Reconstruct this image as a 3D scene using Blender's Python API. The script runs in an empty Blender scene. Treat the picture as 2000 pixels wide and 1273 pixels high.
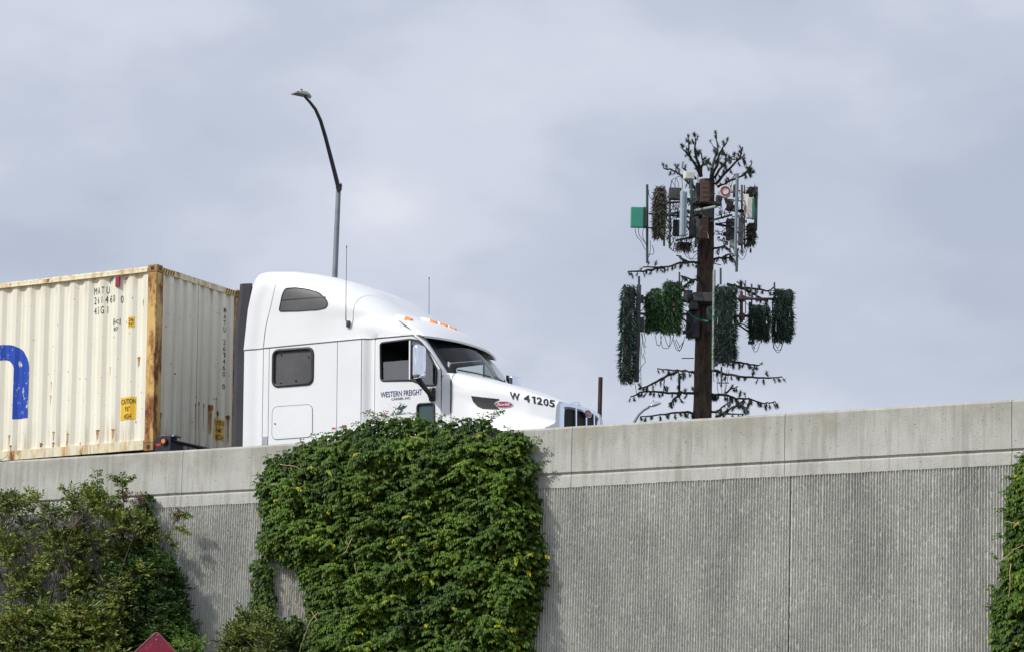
import bpy, bmesh, math, random
import numpy as np
from mathutils import Vector, Matrix, geometry, noise as mn
random.seed(7); rng = np.random.default_rng(7)
sc = bpy.context.scene; COL = sc.collection
A = np.array
# ---------------------------------------------------------------- camera (solved from the container's known size)
F, TH, RO = 5609.5, 0.169511, 0.0310114
CAM = A([0, 0, 1.6])
fw = A([0, math.cos(TH), math.sin(TH)]); u0 = A([0, -math.sin(TH), math.cos(TH)]); r0 = A([1., 0, 0])
RR = r0*math.cos(RO) + u0*math.sin(RO); UU = -r0*math.sin(RO) + u0*math.cos(RO)
cd = bpy.data.cameras.new('camera'); cam = bpy.data.objects.new('camera', cd); COL.objects.link(cam)
cam.matrix_world = Matrix(((RR[0], UU[0], -fw[0], CAM[0]), (RR[1], UU[1], -fw[1], CAM[1]), (RR[2], UU[2], -fw[2], CAM[2]), (0, 0, 0, 1)))
cd.sensor_width = 36; cd.lens = F/2000*36; cd.clip_end = 5000; cd.clip_start = .1
sc.camera = cam
# truck frame: x along the truck, y away from the camera, z up, origin on the road below the container front
U = A([0.8851295, -0.46402199, 0.03506217]); V = A([0.46430747, 0.88567408, 0.]); W = A([-0.03105365, 0.01627963, 0.99938513])
O = A([-4.81312312, 44.60773979, 5.66056326])
def ray(x, y): return fw + RR*(x-1000)/F - UU*(y-636.5)/F
def onplane(x, y, P, n):
    d = ray(x, y); return CAM + d*(((P-CAM)@n)/(d@n))
def side(x, y, yl=-1.2):                    # measured point on the truck's plane y=yl -> local x, z
    q = onplane(x, y, O+V*yl, V) - O; return float(q@U), float(q@W)
def front(x, y, xl=0.0):                    # measured point on the plane x=xl -> local y, z
    q = onplane(x, y, O+U*xl, U) - O; return float(q@V), float(q@W)
def P(x, y, Y):                             # point at world depth Y
    d = ray(x, y); return CAM + d*(Y/d[1])
def lerp(a, b, t): return a+(b-a)*t
def sst(a, b, x):
    t = min(1, max(0, (x-a)/(b-a))); return t*t*(3-2*t)
def tab(t, x): return float(np.interp(x, [a for a, b in t], [b for a, b in t]))
# ---------------------------------------------------------------- materials
class NT:
    def __init__(s, name):
        s.m = bpy.data.materials.new(name); s.m.use_nodes = True; s.t = s.m.node_tree
        s.b = s.t.nodes['Principled BSDF']; s.out = s.t.nodes['Material Output']
    def n(s, ty, **k):
        o = s.t.nodes.new(ty)
        for a, b in k.items():
            if a in ('ins',):
                for i, v in b.items(): o.inputs[i].default_value = v
            else: setattr(o, a, b)
        return o
    def l(s, a, b): s.t.links.new(a, b)
    def co(s, scale=(1, 1, 1), rot=(0, 0, 0)):
        c = s.n('ShaderNodeTexCoord'); m = s.n('ShaderNodeMapping'); m.inputs['Scale'].default_value = scale; m.inputs['Rotation'].default_value = rot
        s.l(c.outputs['Object'], m.inputs['Vector']); return m.outputs['Vector']
    def noise(s, scale, vec=None, detail=4, rough=.6, lo=None, hi=None):
        k = s.n('ShaderNodeTexNoise'); k.inputs['Scale'].default_value = scale; k.inputs['Detail'].default_value = detail; k.inputs['Roughness'].default_value = rough
        s.l(vec if vec else s.co(), k.inputs['Vector']); o = k.outputs['Fac']
        if lo is not None: o = s.ramp(o, lo, hi)
        return o
    def ramp(s, f, lo, hi, a=0., b=1.):
        r = s.n('ShaderNodeMapRange'); r.clamp = True
        for i, v in ((1, lo), (2, hi), (3, a), (4, b)): r.inputs[i].default_value = v
        s.l(f, r.inputs[0]); return r.outputs[0]
    def mix(s, f, a, b, mode='MIX'):
        x = s.n('ShaderNodeMix', data_type='RGBA', blend_type=mode)
        for i, v in ((0, f), (6, a), (7, b)):
            if isinstance(v, (int, float)): x.inputs[i].default_value = v
            elif isinstance(v, tuple): x.inputs[i].default_value = (*v, 1)
            else: s.l(v, x.inputs[i])
        return x.outputs[2]
    def math(s, op, a, b=0.):
        x = s.n('ShaderNodeMath', operation=op)
        for i, v in ((0, a), (1, b)):
            if isinstance(v, (int, float)): x.inputs[i].default_value = v
            else: s.l(v, x.inputs[i])
        return x.outputs[0]
    def col(s, c):
        if isinstance(c, tuple): s.b.inputs['Base Color'].default_value = (*c, 1)
        else: s.l(c, s.b.inputs['Base Color'])
    def set(s, **k):
        for a, v in k.items():
            i = s.b.inputs[a.replace('_', ' ')]
            if isinstance(v, (int, float)): i.default_value = v
            elif isinstance(v, tuple): i.default_value = (*v, 1)
            else: s.l(v, i)
    def bump(s, h, st=.3, d=.01):
        b = s.n('ShaderNodeBump'); b.inputs['Strength'].default_value = st; b.inputs['Distance'].default_value = d
        s.l(h, b.inputs['Height']); s.l(b.outputs[0], s.b.inputs['Normal'])
def simple(name, c, rough=.5, metal=0., var=.15, scale=8, bump=0, coat=0, spec=.5, cr=.03):
    t = NT(name); f = t.noise(scale)
    lo = tuple(max(0, x*(1-var)) for x in c); hi = tuple(min(1, x*(1+var)) for x in c)
    t.col(t.mix(t.ramp(f, .3, .7), lo, hi)); t.set(Roughness=t.ramp(t.noise(scale*2), .2, .8, max(0.02, rough-.06), min(1, rough+.08)), Metallic=metal, Coat_Weight=coat, Coat_Roughness=cr)
    t.set(**{'Specular_IOR_Level': spec})
    if bump: t.bump(t.noise(scale*5), bump, .01)
    return t.m
M = {}
M['white'] = simple('truck_paint', (.80, .815, .83), .34, 0, .025, 1.3, coat=.35, cr=.16)
M['visorpaint'] = M['white']
M['dark'] = simple('black_rubber', (.022, .023, .028), .55, 0, .3, 6)
M['fair'] = simple('fairing_rubber', (.035, .035, .045), .6, 0, .2, 3)
M['seam'] = simple('panel_gap', (.09, .095, .10), .8)
M['chrome'] = simple('chrome', (.82, .85, .92), .07, 1., .02, 3)
M['chromeband'] = simple('polished_steel', (.80, .86, .98), .16, 1., .02, 3)
M['mesh'] = simple('grille_mesh', (.018, .018, .02), .6, .3, .3, 120)
M['amber'] = simple('amber_lens', (.85, .25, .02), .2, 0, .1, 20, coat=.5)
M['redlens'] = simple('red_lens', (.55, .03, .02), .25, 0, .1, 20)
M['navy'] = simple('navy_vinyl', (.03, .05, .18), .4)
M['black'] = simple('black_vinyl', (.015, .015, .017), .4)
M['emblem'] = simple('red_enamel', (.33, .008, .03), .2, 0, .05)
M['label'] = simple('white_label', (.75, .75, .75), .5)
M['redlabel'] = simple('red_label', (.6, .05, .06), .5)
M['interior'] = simple('cab_trim', (.05, .055, .06), .7)
M['seat'] = simple('seat_fabric', (.09, .09, .10), .9)
M['tyre'] = simple('tyre_rubber', (.02, .02, .02), .85)
M['steel'] = simple('chassis_paint', (.012, .016, .03), .45)
M['galv'] = simple('galvanised', (.23, .27, .29), .55, .3, .15, 3)
M['galvdark'] = simple('weathered_steel', (.065, .07, .08), .6, .2, .2, 3)
M['headgrey'] = simple('lamp_housing', (.42, .43, .44), .45)
M['lens'] = simple('lamp_lens', (.05, .05, .05), .2)
M['shade'] = simple('window_shade', (.13, .13, .135), .85, 0, .08, 30)
# tinted window with a grey cover behind: dark glossy
def glassdark(name, c):
    t = NT(name); t.col(t.mix(t.noise(3, lo=.3, hi=.7), tuple(x*.8 for x in c), tuple(x*1.2 for x in c))); t.set(Roughness=.4, Specular_IOR_Level=.4); return t.m
M['lowglass'] = glassdark('green_tinted_glass', (.045, .085, .09)); M['tint'] = glassdark('tinted_window', (.085, .085, .088))
def clearglass(name, tr, gl=.0):
    t = NT(name); tb = t.n('ShaderNodeBsdfTransparent'); tb.inputs[0].default_value = (*tr, 1)
    g = t.n('ShaderNodeBsdfGlossy'); g.inputs['Roughness'].default_value = .03
    fr = t.n('ShaderNodeFresnel'); fr.inputs[0].default_value = 1.5
    mx = t.n('ShaderNodeMixShader'); t.l(t.math('MINIMUM', t.math('ADD', fr.outputs[0], gl), 1.), mx.inputs[0])
    t.l(tb.outputs[0], mx.inputs[1]); t.l(g.outputs[0], mx.inputs[2]); t.l(mx.outputs[0], t.out.inputs[0]); return t.m
M['glass'] = clearglass('clear_glass', (.62, .70, .68))
M['sideglass'] = clearglass('side_glass', (.5, .6, .56), .22)
def mirror_side():
    return M['lens']
# concrete
def concrete(name, base, dark, streak=.5, ribs=False, top=None):
    t = NT(name)
    big = t.noise(.9, lo=.3, hi=.72); c = t.mix(big, tuple(x*.86 for x in base), tuple(min(1, x*1.08) for x in base))
    med = t.noise(6, detail=6, lo=.35, hi=.7); c = t.mix(t.math('MULTIPLY', med, .4), c, tuple(x*.78 for x in base))
    if not ribs:
        st = t.noise(1.0, t.co((9, 9, .55)), detail=5, lo=.5, hi=.74); st2 = t.noise(1.0, t.co((28, 28, .5)), detail=3, lo=.55, hi=.78)
        c = t.mix(t.math('MULTIPLY', st, streak), c, dark); c = t.mix(t.math('MULTIPLY', st2, streak*.7), c, tuple(x*.85 for x in dark))
        c = t.mix(t.math('MULTIPLY', t.noise(1.0, t.co((1.6, 1.6, .8)), lo=.55, hi=.72), .45), c, (.36, .32, .22))
    else:
        c = t.mix(t.math('MULTIPLY', t.noise(1.0, t.co((1.2, 1.2, .35)), detail=6, lo=.42, hi=.70), .7), c, dark)
    if top:
        xz = t.n('ShaderNodeSeparateXYZ'); t.l(t.co(), xz.inputs[0]); h = t.math('SUBTRACT', t.math('ADD', t.math('MULTIPLY', xz.outputs[0], top[0]), top[1]), xz.outputs[2])
        edge = t.math('ADD', t.math('MULTIPLY', t.noise(1.0, t.co((7, 7, .8)), detail=5, lo=.3, hi=.7), .45), .06)
        g = t.math('MULTIPLY', t.ramp(t.math('SUBTRACT', h, edge), -.10, .16, 1., 0.), t.noise(2.3, detail=4, lo=.30, hi=.62))
        c = t.mix(t.math('MULTIPLY', g, .62), c, (.30, .285, .23)); low = t.math('MULTIPLY', t.ramp(h, .60, .82), t.noise(4.5, detail=6, lo=.45, hi=.7)); c = t.mix(t.math('MULTIPLY', low, .35), c, (.34, .31, .25))
        c = t.mix(t.math('MULTIPLY', t.noise(1.0, t.co((3.3, 3.3, .35)), detail=7, rough=.7, lo=.57, hi=.68), .55), c, (.34, .31, .23))
    v = t.n('ShaderNodeTexVoronoi'); v.inputs['Scale'].default_value = 22 if not ribs else 30; t.l(t.co(), v.inputs['Vector'])
    pore = t.ramp(v.outputs['Distance'], .16, .24, 1., 0.)
    sel = t.noise(13, detail=5, lo=.56, hi=.62); c = t.mix(t.math('MULTIPLY', t.math('MULTIPLY', pore, sel), .75), c, (.07, .07, .065))
    fine = t.noise(90, detail=3, lo=.3, hi=.7); c = t.mix(t.math('MULTIPLY', fine, .22), c, tuple(x*.6 for x in base))
    t.col(c); t.set(Roughness=.9, Specular_IOR_Level=.25)
    t.bump(t.math('SUBTRACT', t.noise(60, detail=6), pore), .5, .006); return t.m
M['ribbed'] = concrete('ribbed_concrete', (.60, .605, .56), (.31, .315, .285), .4, True)
M['asphalt'] = simple('asphalt', (.05, .05, .052), .95, 0, .3, 30, .4)
M['ground'] = simple('dry_ground', (.14, .12, .08), .95, 0, .4, 1.5, .5)
# container paints
def cpaint(name, base, rust, lo, hi, stains=(.0, 0)):
    t = NT(name); b1 = t.noise(1.2, lo=.3, hi=.7)
    c = t.mix(b1, tuple(x*.94 for x in base), tuple(min(1, x*1.03) for x in base))
    grime = t.noise(1.0, t.co((7, 7, .5)), detail=5, lo=.5, hi=.8); c = t.mix(t.math('MULTIPLY', grime, .35), c, tuple(a*b for a, b in zip(base, (.78, .72, .58))))
    yel = t.noise(4, t.co((1, 1, .35)), detail=8, rough=.7, lo=lo-.1, hi=lo+.04); c = t.mix(t.math('MULTIPLY', yel, .6 if rust else .0), c, (.62, .38, .10))
    rn = t.noise(4, t.co((1, 1, .35)), detail=8, rough=.7, lo=lo, hi=hi)
    rc = t.mix(t.noise(22, lo=.35, hi=.65), (.30, .10, .025), (.09, .035, .015)); c = t.mix(rn, c, rc)
    xz = t.n('ShaderNodeSeparateXYZ'); t.l(t.co(), xz.inputs[0]); mk = t.math('ADD', t.ramp(xz.outputs[2], .65, .12), t.ramp(xz.outputs[2], 2.5, 2.85))
    run = t.math('MULTIPLY', t.noise(1.0, t.co((13, 13, 1.1)), detail=6, lo=.50, hi=.66), mk); c = t.mix(t.math('MULTIPLY', run, .75), c, (.46, .28, .10))
    c = t.mix(t.math('MULTIPLY', t.noise(1.0, t.co((26, 26, .25)), detail=3, lo=.6, hi=.75), .4), c, (.40, .35, .24))
    # small chips
    ch = t.noise(16, detail=6, lo=.67, hi=.70); c = t.mix(ch, c, (.16, .06, .02))
    t.col(c); t.set(Roughness=t.ramp(rn, 0, 1, .42, .9)); t.bump(t.noise(30), .15, .004); return t.m
CB = (.84, .81, .68)
M['cpanel'] = cpaint('container_paint', CB, False, .70, .76)
M['crail'] = cpaint('container_rail', (.80, .75, .56), True, .56, .64)
M['cpost'] = cpaint('container_post', (.70, .47, .17), True, .43, .56)
M['ccast'] = cpaint('corner_casting', (.24, .10, .04), True, .35, .60)
M['rust'] = simple('rust_stain', (.30, .13, .035), .9, 0, .5, 14)
M['ruststreak'] = simple('rust_run', (.50, .31, .13), .85, 0, .4, 10)
def scratched(name, c, lo=.60, hi=.66):
    t = NT(name); c2 = t.mix(t.noise(7, t.co((1.6, 1.6, .7)), detail=8, rough=.75, lo=lo, hi=hi), c, (.68, .68, .64)); t.col(c2); t.set(Roughness=.4); return t.m
M['blue'] = scratched('blue_logo_paint', (.008, .06, .42), .585, .62)
M['cblack'] = scratched('stencil_black', (.03, .035, .04), .60, .72)
M['yellow'] = scratched('yellow_label', (.80, .50, .02), .70, .74)
M['maroon'] = simple('maroon_plate', (.28, .02, .07), .4)
# vegetation
def leaf(name, c1, c2, c3, rough=.38, tr=.25, spec=.5):
    t = NT(name); a = t.n('ShaderNodeAttribute', attribute_name='var')
    r = t.n('ShaderNodeValToRGB'); e = r.color_ramp.elements; e[0].position = 0; e[0].color = (*c1, 1); e[1].position = .8; e[1].color = (*c2, 1)
    q = r.color_ramp.elements.new(1.0); q.color = (*c3, 1); t.l(a.outputs['Fac'], r.inputs[0])
    t.col(r.outputs[0]); t.set(Roughness=rough, Specular_IOR_Level=spec)
    tl = t.n('ShaderNodeBsdfTranslucent'); t.l(r.outputs[0], tl.inputs[0]); mx = t.n('ShaderNodeMixShader'); mx.inputs[0].default_value = tr
    t.l(t.b.outputs[0], mx.inputs[1]); t.l(tl.outputs[0], mx.inputs[2]); t.l(mx.outputs[0], t.out.inputs[0]); return t.m
M['vine'] = leaf('vine_leaf', (.016, .050, .006), (.150, .262, .018), (.50, .45, .02), .48, .20, .22)
M['vinelite'] = leaf('young_vine_leaf', (.06, .13, .015), (.15, .25, .025), (.36, .34, .02), .4, .3, .3)
M['olive'] = leaf('shrub_leaf', (.036, .066, .010), (.20, .255, .036), (.22, .13, .02), .42, .16, .32)
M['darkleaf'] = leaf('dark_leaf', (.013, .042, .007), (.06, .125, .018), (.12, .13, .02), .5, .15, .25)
M['needle'] = leaf('plastic_needle', (.010, .032, .022), (.035, .085, .055), (.10, .09, .055), .6, .05, .3)
M['needlebright'] = leaf('bright_needle', (.02, .065, .022), (.06, .15, .045), (.22, .16, .08), .6, .05, .3)
M['needlebrown'] = leaf('faded_needle', (.06, .058, .045), (.17, .16, .125), (.26, .22, .17), .7, .05, .3)
M['stem'] = simple('woody_stem', (.085, .065, .045), .8, 0, .3, 10)
M['drystem'] = simple('dry_vine_stem', (.42, .31, .19), .8, 0, .3, 10)
M['berry'] = simple('dry_berries', (.12, .07, .035), .8, 0, .4, 30)
def barkm():
    t = NT('fake_bark'); v = t.noise(1.0, t.co((9, 9, 2.2)), detail=8, rough=.7, lo=.35, hi=.7)
    t.col(t.mix(v, (.030, .022, .016), (.17, .115, .08))); t.set(Roughness=.9); t.bump(v, 1., .06); return t.m
M['bark'] = barkm()
M['branch'] = simple('fake_branch_bark', (.045, .034, .030), .85, 0, .4, 6)
M['teal'] = simple('teal_antenna', (.035, .26, .18), .5, 0, .05, 2)
M['pipegreen'] = simple('green_pipe', (.035, .075, .07), .5, .1)
M['pipegrey'] = simple('grey_pipe', (.17, .22, .25), .5, .2)
M['panelblue'] = simple('panel_grey_blue', (.34, .43, .50), .5)
M['boxbrown'] = simple('brown_equipment', (.075, .045, .04), .6)
M['boxgrey'] = simple('grey_equipment', (.07, .075, .08), .6, .2, .3, 12)
M['boxwhite'] = simple('white_equipment', (.66, .66, .60), .5)
M['palegreen'] = simple('pale_green_pipe', (.28, .34, .29), .6)
M['cable'] = simple('black_cable', (.01, .01, .011), .5)
M['wood'] = simple('weathered_pole', (.05, .028, .02), .85, 0, .4, 5, .5)
M['signred'] = simple('sign_sheeting', (.30, .015, .045), .35, 0, .12, 12)
M['paint_line'] = simple('road_paint', (.7, .7, .68), .7)
# ---------------------------------------------------------------- mesh helpers
class MB:
    def __init__(s): s.v = []; s.f = []
    def add(s, v, f):
        o = len(s.v); s.v += [tuple(map(float, p)) for p in v]; s.f += [tuple(i+o for i in q) for q in f]; return s
    def box(s, c, d, R=None):
        x, y, z = (k/2 for k in d); v = [(a*x, b*y, e*z) for a in (-1, 1) for b in (-1, 1) for e in (-1, 1)]
        if R is not None: v = [tuple(R @ Vector(p)) for p in v]
        v = [(p[0]+c[0], p[1]+c[1], p[2]+c[2]) for p in v]
        return s.add(v, [(0, 1, 3, 2), (4, 6, 7, 5), (0, 4, 5, 1), (2, 3, 7, 6), (0, 2, 6, 4), (1, 5, 7, 3)])
    def tube(s, pts, r, seg=8, closed=False, cap=True):
        pts = [Vector(p) for p in pts]; n = len(pts)
        rs = [r]*n if isinstance(r, (int, float)) else list(r)
        v = []; ref = None
        for i, p in enumerate(pts):
            a = pts[(i-1) % n] if (closed or i > 0) else p; b = pts[(i+1) % n] if (closed or i < n-1) else p
            t = (b-a); t = t.normalized() if t.length > 1e-9 else Vector((0, 0, 1))
            if ref is None:
                ref = t.orthogonal().normalized()
            ref = (ref - t*ref.dot(t)); ref = ref.normalized() if ref.length > 1e-6 else t.orthogonal().normalized()
            q = t.cross(ref)
            for k in range(seg):
                an = 2*math.pi*k/seg; v.append(p + (ref*math.cos(an)+q*math.sin(an))*rs[i])
        f = []
        for i in range(n if closed else n-1):
            j = (i+1) % n
            for k in range(seg): f.append((i*seg+k, i*seg+(k+1) % seg, j*seg+(k+1) % seg, j*seg+k))
        if not closed and cap: f.append(tuple(range(seg))[::-1]); f.append(tuple((n-1)*seg+k for k in range(seg)))
        return s.add(v, f)
    def grid(s, rows, wrap=False):
        n = len(rows[0]); v = [p for r in rows for p in r]; f = []
        for i in range(len(rows)-1):
            for j in range(n if wrap else n-1):
                k = (j+1) % n; f.append((i*n+j, i*n+k, (i+1)*n+k, (i+1)*n+j))
        return s.add(v, f)
    def prism(s, poly, fn0, fn1):                  # poly 2D, two maps -> closed prism
        n = len(poly); v = [fn0(*p) for p in poly]+[fn1(*p) for p in poly]
        f = [tuple(range(n)), tuple(range(2*n-1, n-1, -1))]+[(i, i+n, (i+1) % n+n, (i+1) % n) for i in range(n)]
        return s.add(v, f)
    def build(s, name, mat, parent=None, smooth=False, bevel=0, seg=2, angle=None):
        me = bpy.data.meshes.new(name); me.from_pydata(s.v, [], s.f)
        if bevel:
            bm = bmesh.new(); bm.from_mesh(me); bmesh.ops.recalc_face_normals(bm, faces=bm.faces)
            es = [e for e in bm.edges if len(e.link_faces) == 2 and e.calc_face_angle(0) > .5]
            bmesh.ops.bevel(bm, geom=es, offset=bevel, segments=seg, affect='EDGES', profile=.5, clamp_overlap=True); bm.to_mesh(me); bm.free()
        else:
            bm = bmesh.new(); bm.from_mesh(me); bmesh.ops.recalc_face_normals(bm, faces=bm.faces); bm.to_mesh(me); bm.free()
        if smooth:
            me.polygons.foreach_set('use_smooth', [True]*len(me.polygons))
            try: me.set_sharp_from_angle(angle=angle or math.radians(40))
            except Exception: pass
        me.materials.append(mat); o = bpy.data.objects.new(name, me); COL.objects.link(o)
        if parent is not None: o.parent = parent
        return o
def npmesh(name, v, f, mat, parent=None, var=None, smooth=False):
    v = np.asarray(v, np.float32); f = np.asarray(f, np.int32); k = f.shape[1]
    me = bpy.data.meshes.new(name); me.vertices.add(len(v)); me.vertices.foreach_set('co', v.ravel())
    me.loops.add(f.size); me.loops.foreach_set('vertex_index', f.ravel()); me.polygons.add(len(f))
    me.polygons.foreach_set('loop_start', np.arange(0, f.size, k, dtype=np.int32)); me.polygons.foreach_set('loop_total', np.full(len(f), k, np.int32))
    if smooth: me.polygons.foreach_set('use_smooth', np.ones(len(f), bool))
    if var is not None:
        a = me.attributes.new('var', 'FLOAT', 'POINT'); a.data.foreach_set('value', np.asarray(var, np.float32))
    me.update(calc_edges=True); me.validate(); me.materials.append(mat)
    o = bpy.data.objects.new(name, me); COL.objects.link(o)
    if parent is not None: o.parent = parent
    return o
def tag(o, label=None, cat=None, group=None, kind=None):
    if label: o['label'] = label
    if cat: o['category'] = cat
    if group: o['group'] = group
    if kind: o['kind'] = kind
    return o
def empty(name, loc=(0, 0, 0), basis=None, rz=0):
    o = bpy.data.objects.new(name, None); COL.objects.link(o); o.empty_display_size = .3
    if basis is not None:
        a, b, c = basis; o.matrix_world = Matrix(((a[0], b[0], c[0], loc[0]), (a[1], b[1], c[1], loc[1]), (a[2], b[2], c[2], loc[2]), (0, 0, 0, 1)))
    else: o.location = loc; o.rotation_euler = (0, 0, rz)
    return o
def inpoly(p, poly):
    x, y = p; c = False; n = len(poly); j = n-1
    for i in range(n):
        xi, yi = poly[i]; xj, yj = poly[j]
        if (yi > y) != (yj > y) and x < (xj-xi)*(y-yi)/(yj-yi)+xi: c = not c
        j = i
    return c
def rpoly(pts, r=.04, n=5):                         # round the corners of a polygon
    out = []; N = len(pts)
    for i in range(N):
        p, a, b = Vector(pts[i]), Vector(pts[i-1]), Vector(pts[(i+1) % N])
        d1 = (a-p); d2 = (b-p); rr = min(r, d1.length*.45, d2.length*.45); s, e = p+d1.normalized()*rr, p+d2.normalized()*rr
        for k in range(n+1):
            t = k/n; q = s*(1-t)**2+p*2*t*(1-t)+e*t*t; out.append((q.x, q.y))
    return out
def skin(outer, holes, step, fn):                   # polygon with holes, meshed finely and mapped onto a surface
    vs = []; es = []
    def loop(poly):
        d = []
        for i in range(len(poly)):
            a, b = Vector(poly[i]), Vector(poly[(i+1) % len(poly)]); k = max(1, int((b-a).length/step))
            d += [a.lerp(b, t/k) for t in range(k)]
        o = len(vs); vs.extend(d); es.extend([(o+i, o+(i+1) % len(d)) for i in range(len(d))])
    loop(outer)
    for h in holes: loop(h)
    xs = [p[0] for p in outer]; ys = [p[1] for p in outer]
    x = min(xs)+step*.5
    while x < max(xs):
        y = min(ys)+step*.5
        while y < max(ys):
            if inpoly((x, y), outer) and not any(inpoly((x, y), h) for h in holes): vs.append(Vector((x, y)))
            y += step
        x += step
    r = geometry.delaunay_2d_cdt(vs, es, [], 0, 1e-5)
    f = []
    for t in r[2]:
        c = sum((r[0][i] for i in t), Vector((0, 0)))/len(t)
        if inpoly(c, outer) and not any(inpoly(c, h) for h in holes): f.append(tuple(t))
    m = MB(); m.add([fn(p.x, p.y) for p in r[0]], f); return m
def text2d(s, bold=.012):
    if s == '1':
        me = bpy.data.meshes.new('t'); me.from_pydata([(.0, .52, 0), (.0, .64, 0), (.16, .74, 0), (.28, .74, 0), (.28, 0, 0), (.13, 0, 0), (.13, .56, 0)], [], [(0, 1, 2, 6), (2, 3, 4, 5, 6)]); return me
    c = bpy.data.curves.new('t', 'FONT'); c.body = s; c.resolution_u = 4; c.offset = bold; o = bpy.data.objects.new('t', c); COL.objects.link(o)
    dg = bpy.context.evaluated_depsgraph_get(); me = bpy.data.meshes.new_from_object(o.evaluated_get(dg))
    bpy.data.objects.remove(o); bpy.data.curves.remove(c); return me
def lettering(name, s, box, fn, mat, parent, cuts=(), shear=0, zc=1, bold=.012):
    """text squeezed in the 2D box x0,x1,z0,z1 and mapped onto a surface by fn"""
    me = text2d(s, bold); bm = bmesh.new(); bm.from_mesh(me); bpy.data.meshes.remove(me)
    xs = [v.co.x for v in bm.verts]; ys = [v.co.y for v in bm.verts]; x0, x1, y0, y1 = min(xs), max(xs), min(ys), max(ys)
    for v in bm.verts:
        u = (v.co.x-x0)/(x1-x0); w = (v.co.y-y0)/(y1-y0); v.co = Vector((lerp(box[0], box[1], u)+shear*w*(box[3]-box[2]), lerp(box[2], box[3], w), 0))
    for c in cuts:
        if box[0] < c < box[1]: bmesh.ops.bisect_plane(bm, geom=bm.verts[:]+bm.edges[:]+bm.faces[:], plane_co=(c, 0, 0), plane_no=(1, 0, 0), dist=1e-6)
    for k in range(1, zc):
        bmesh.ops.bisect_plane(bm, geom=bm.verts[:]+bm.edges[:]+bm.faces[:], plane_co=(0, lerp(box[2], box[3], k/zc), 0), plane_no=(0, 1, 0), dist=1e-6)
    for v in bm.verts: v.co = Vector(fn(v.co.x, v.co.y))
    me = bpy.data.meshes.new(name); bm.to_mesh(me); bm.free(); me.materials.append(mat)
    o = bpy.data.objects.new(name, me); COL.objects.link(o); o.parent = parent; return o
def lathe(prof, axis='z', c=(0, 0, 0), seg=24):     # profile of (r, h)
    m = MB(); rows = []
    for r, h in prof:
        row = []
        for k in range(seg):
            a = 2*math.pi*k/seg
            if axis == 'z': q = (r*math.cos(a), r*math.sin(a), h)
            elif axis == 'y': q = (r*math.cos(a), h, r*math.sin(a))
            else: q = (h, r*math.cos(a), r*math.sin(a))
            row.append((q[0]+c[0], q[1]+c[1], q[2]+c[2]))
        rows.append(row)
    m.grid(rows, wrap=True); n = len(rows)
    m.f.append(tuple(range(seg))); m.f.append(tuple((n-1)*seg+k for k in range(seg))); return m

# ---------------------------------------------------------------- daylight
SUN_AZ, SUN_EL = math.radians(62), math.radians(42)      # azimuth measured left of straight behind the camera
sdir = Vector((-math.sin(SUN_AZ)*math.cos(SUN_EL), -math.cos(SUN_AZ)*math.cos(SUN_EL), math.sin(SUN_EL)))
ld = bpy.data.lights.new('sun', 'SUN'); ld.energy = 3.1; ld.angle = math.radians(2.2); ld.color = (1, .965, .91)
lo = bpy.data.objects.new('sun', ld); COL.objects.link(lo); lo.rotation_euler = sdir.to_track_quat('Z', 'Y').to_euler(); lo.location = (-30, -30, 40)
w = bpy.data.worlds.new('World'); sc.world = w; w.use_nodes = True; nt = w.node_tree; nt.nodes.clear()
def N_(ty, **k):
    o = nt.nodes.new(ty)
    for a, b in k.items(): setattr(o, a, b)
    return o
out = N_('ShaderNodeOutputWorld'); bg = N_('ShaderNodeBackground'); bg2 = N_('ShaderNodeBackground'); mixs = N_('ShaderNodeMixShader')
sky = N_('ShaderNodeTexSky', sky_type='NISHITA', sun_disc=False); sky.sun_elevation = SUN_EL; sky.sun_rotation = math.atan2(sdir.x, sdir.y); sky.air_density = 1.2
nt.links.new(sky.outputs[0], bg.inputs[0]); bg.inputs[1].default_value = .1
tc = N_('ShaderNodeTexCoord')
def wn(scale, vs, detail, rough, off=(0, 0, 0), rot=(0, 0, 0)):
    m = N_('ShaderNodeMapping'); m.inputs['Scale'].default_value = vs; m.inputs['Location'].default_value = off; m.inputs['Rotation'].default_value = rot
    n = N_('ShaderNodeTexNoise'); n.inputs['Scale'].default_value = scale; n.inputs['Detail'].default_value = detail; n.inputs['Roughness'].default_value = rough
    nt.links.new(tc.outputs['Generated'], m.inputs[0]); nt.links.new(m.outputs[0], n.inputs['Vector']); return n.outputs['Fac']
def wramp(f, stops):
    r = N_('ShaderNodeValToRGB'); e = r.color_ramp.elements
    r.color_ramp.interpolation = 'EASE'
    e[0].position, e[0].color = stops[0][0], (*stops[0][1], 1); e[1].position, e[1].color = stops[-1][0], (*stops[-1][1], 1)
    for p, c in stops[1:-1]: q = e.new(p); q.color = (*c, 1)
    nt.links.new(f, r.inputs[0]); return r.outputs[0]
n1 = wn(4.2, (1, 1, 2.0), 5, .50, (1.7, 0, .35), (0, .5, 0)); n2 = wn(11, (1, 1, 1.8), 5, .5, (.3, 0, 2.0), (0, .4, 0))
mm = N_('ShaderNodeMath', operation='MULTIPLY_ADD'); nt.links.new(n2, mm.inputs[0]); mm.inputs[1].default_value = .35; nt.links.new(n1, mm.inputs[2])
cc = wramp(mm.outputs[0], [(.50, (.445, .495, .605)), (.61, (.51, .555, .665)), (.72, (.605, .64, .74)), (.84, (.725, .745, .82))])
nt.links.new(cc, bg2.inputs[0]); bg2.inputs[1].default_value = 1.0
mixs.inputs[0].default_value = .93; nt.links.new(bg.outputs[0], mixs.inputs[1]); nt.links.new(bg2.outputs[0], mixs.inputs[2]); nt.links.new(mixs.outputs[0], out.inputs[0])
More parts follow.
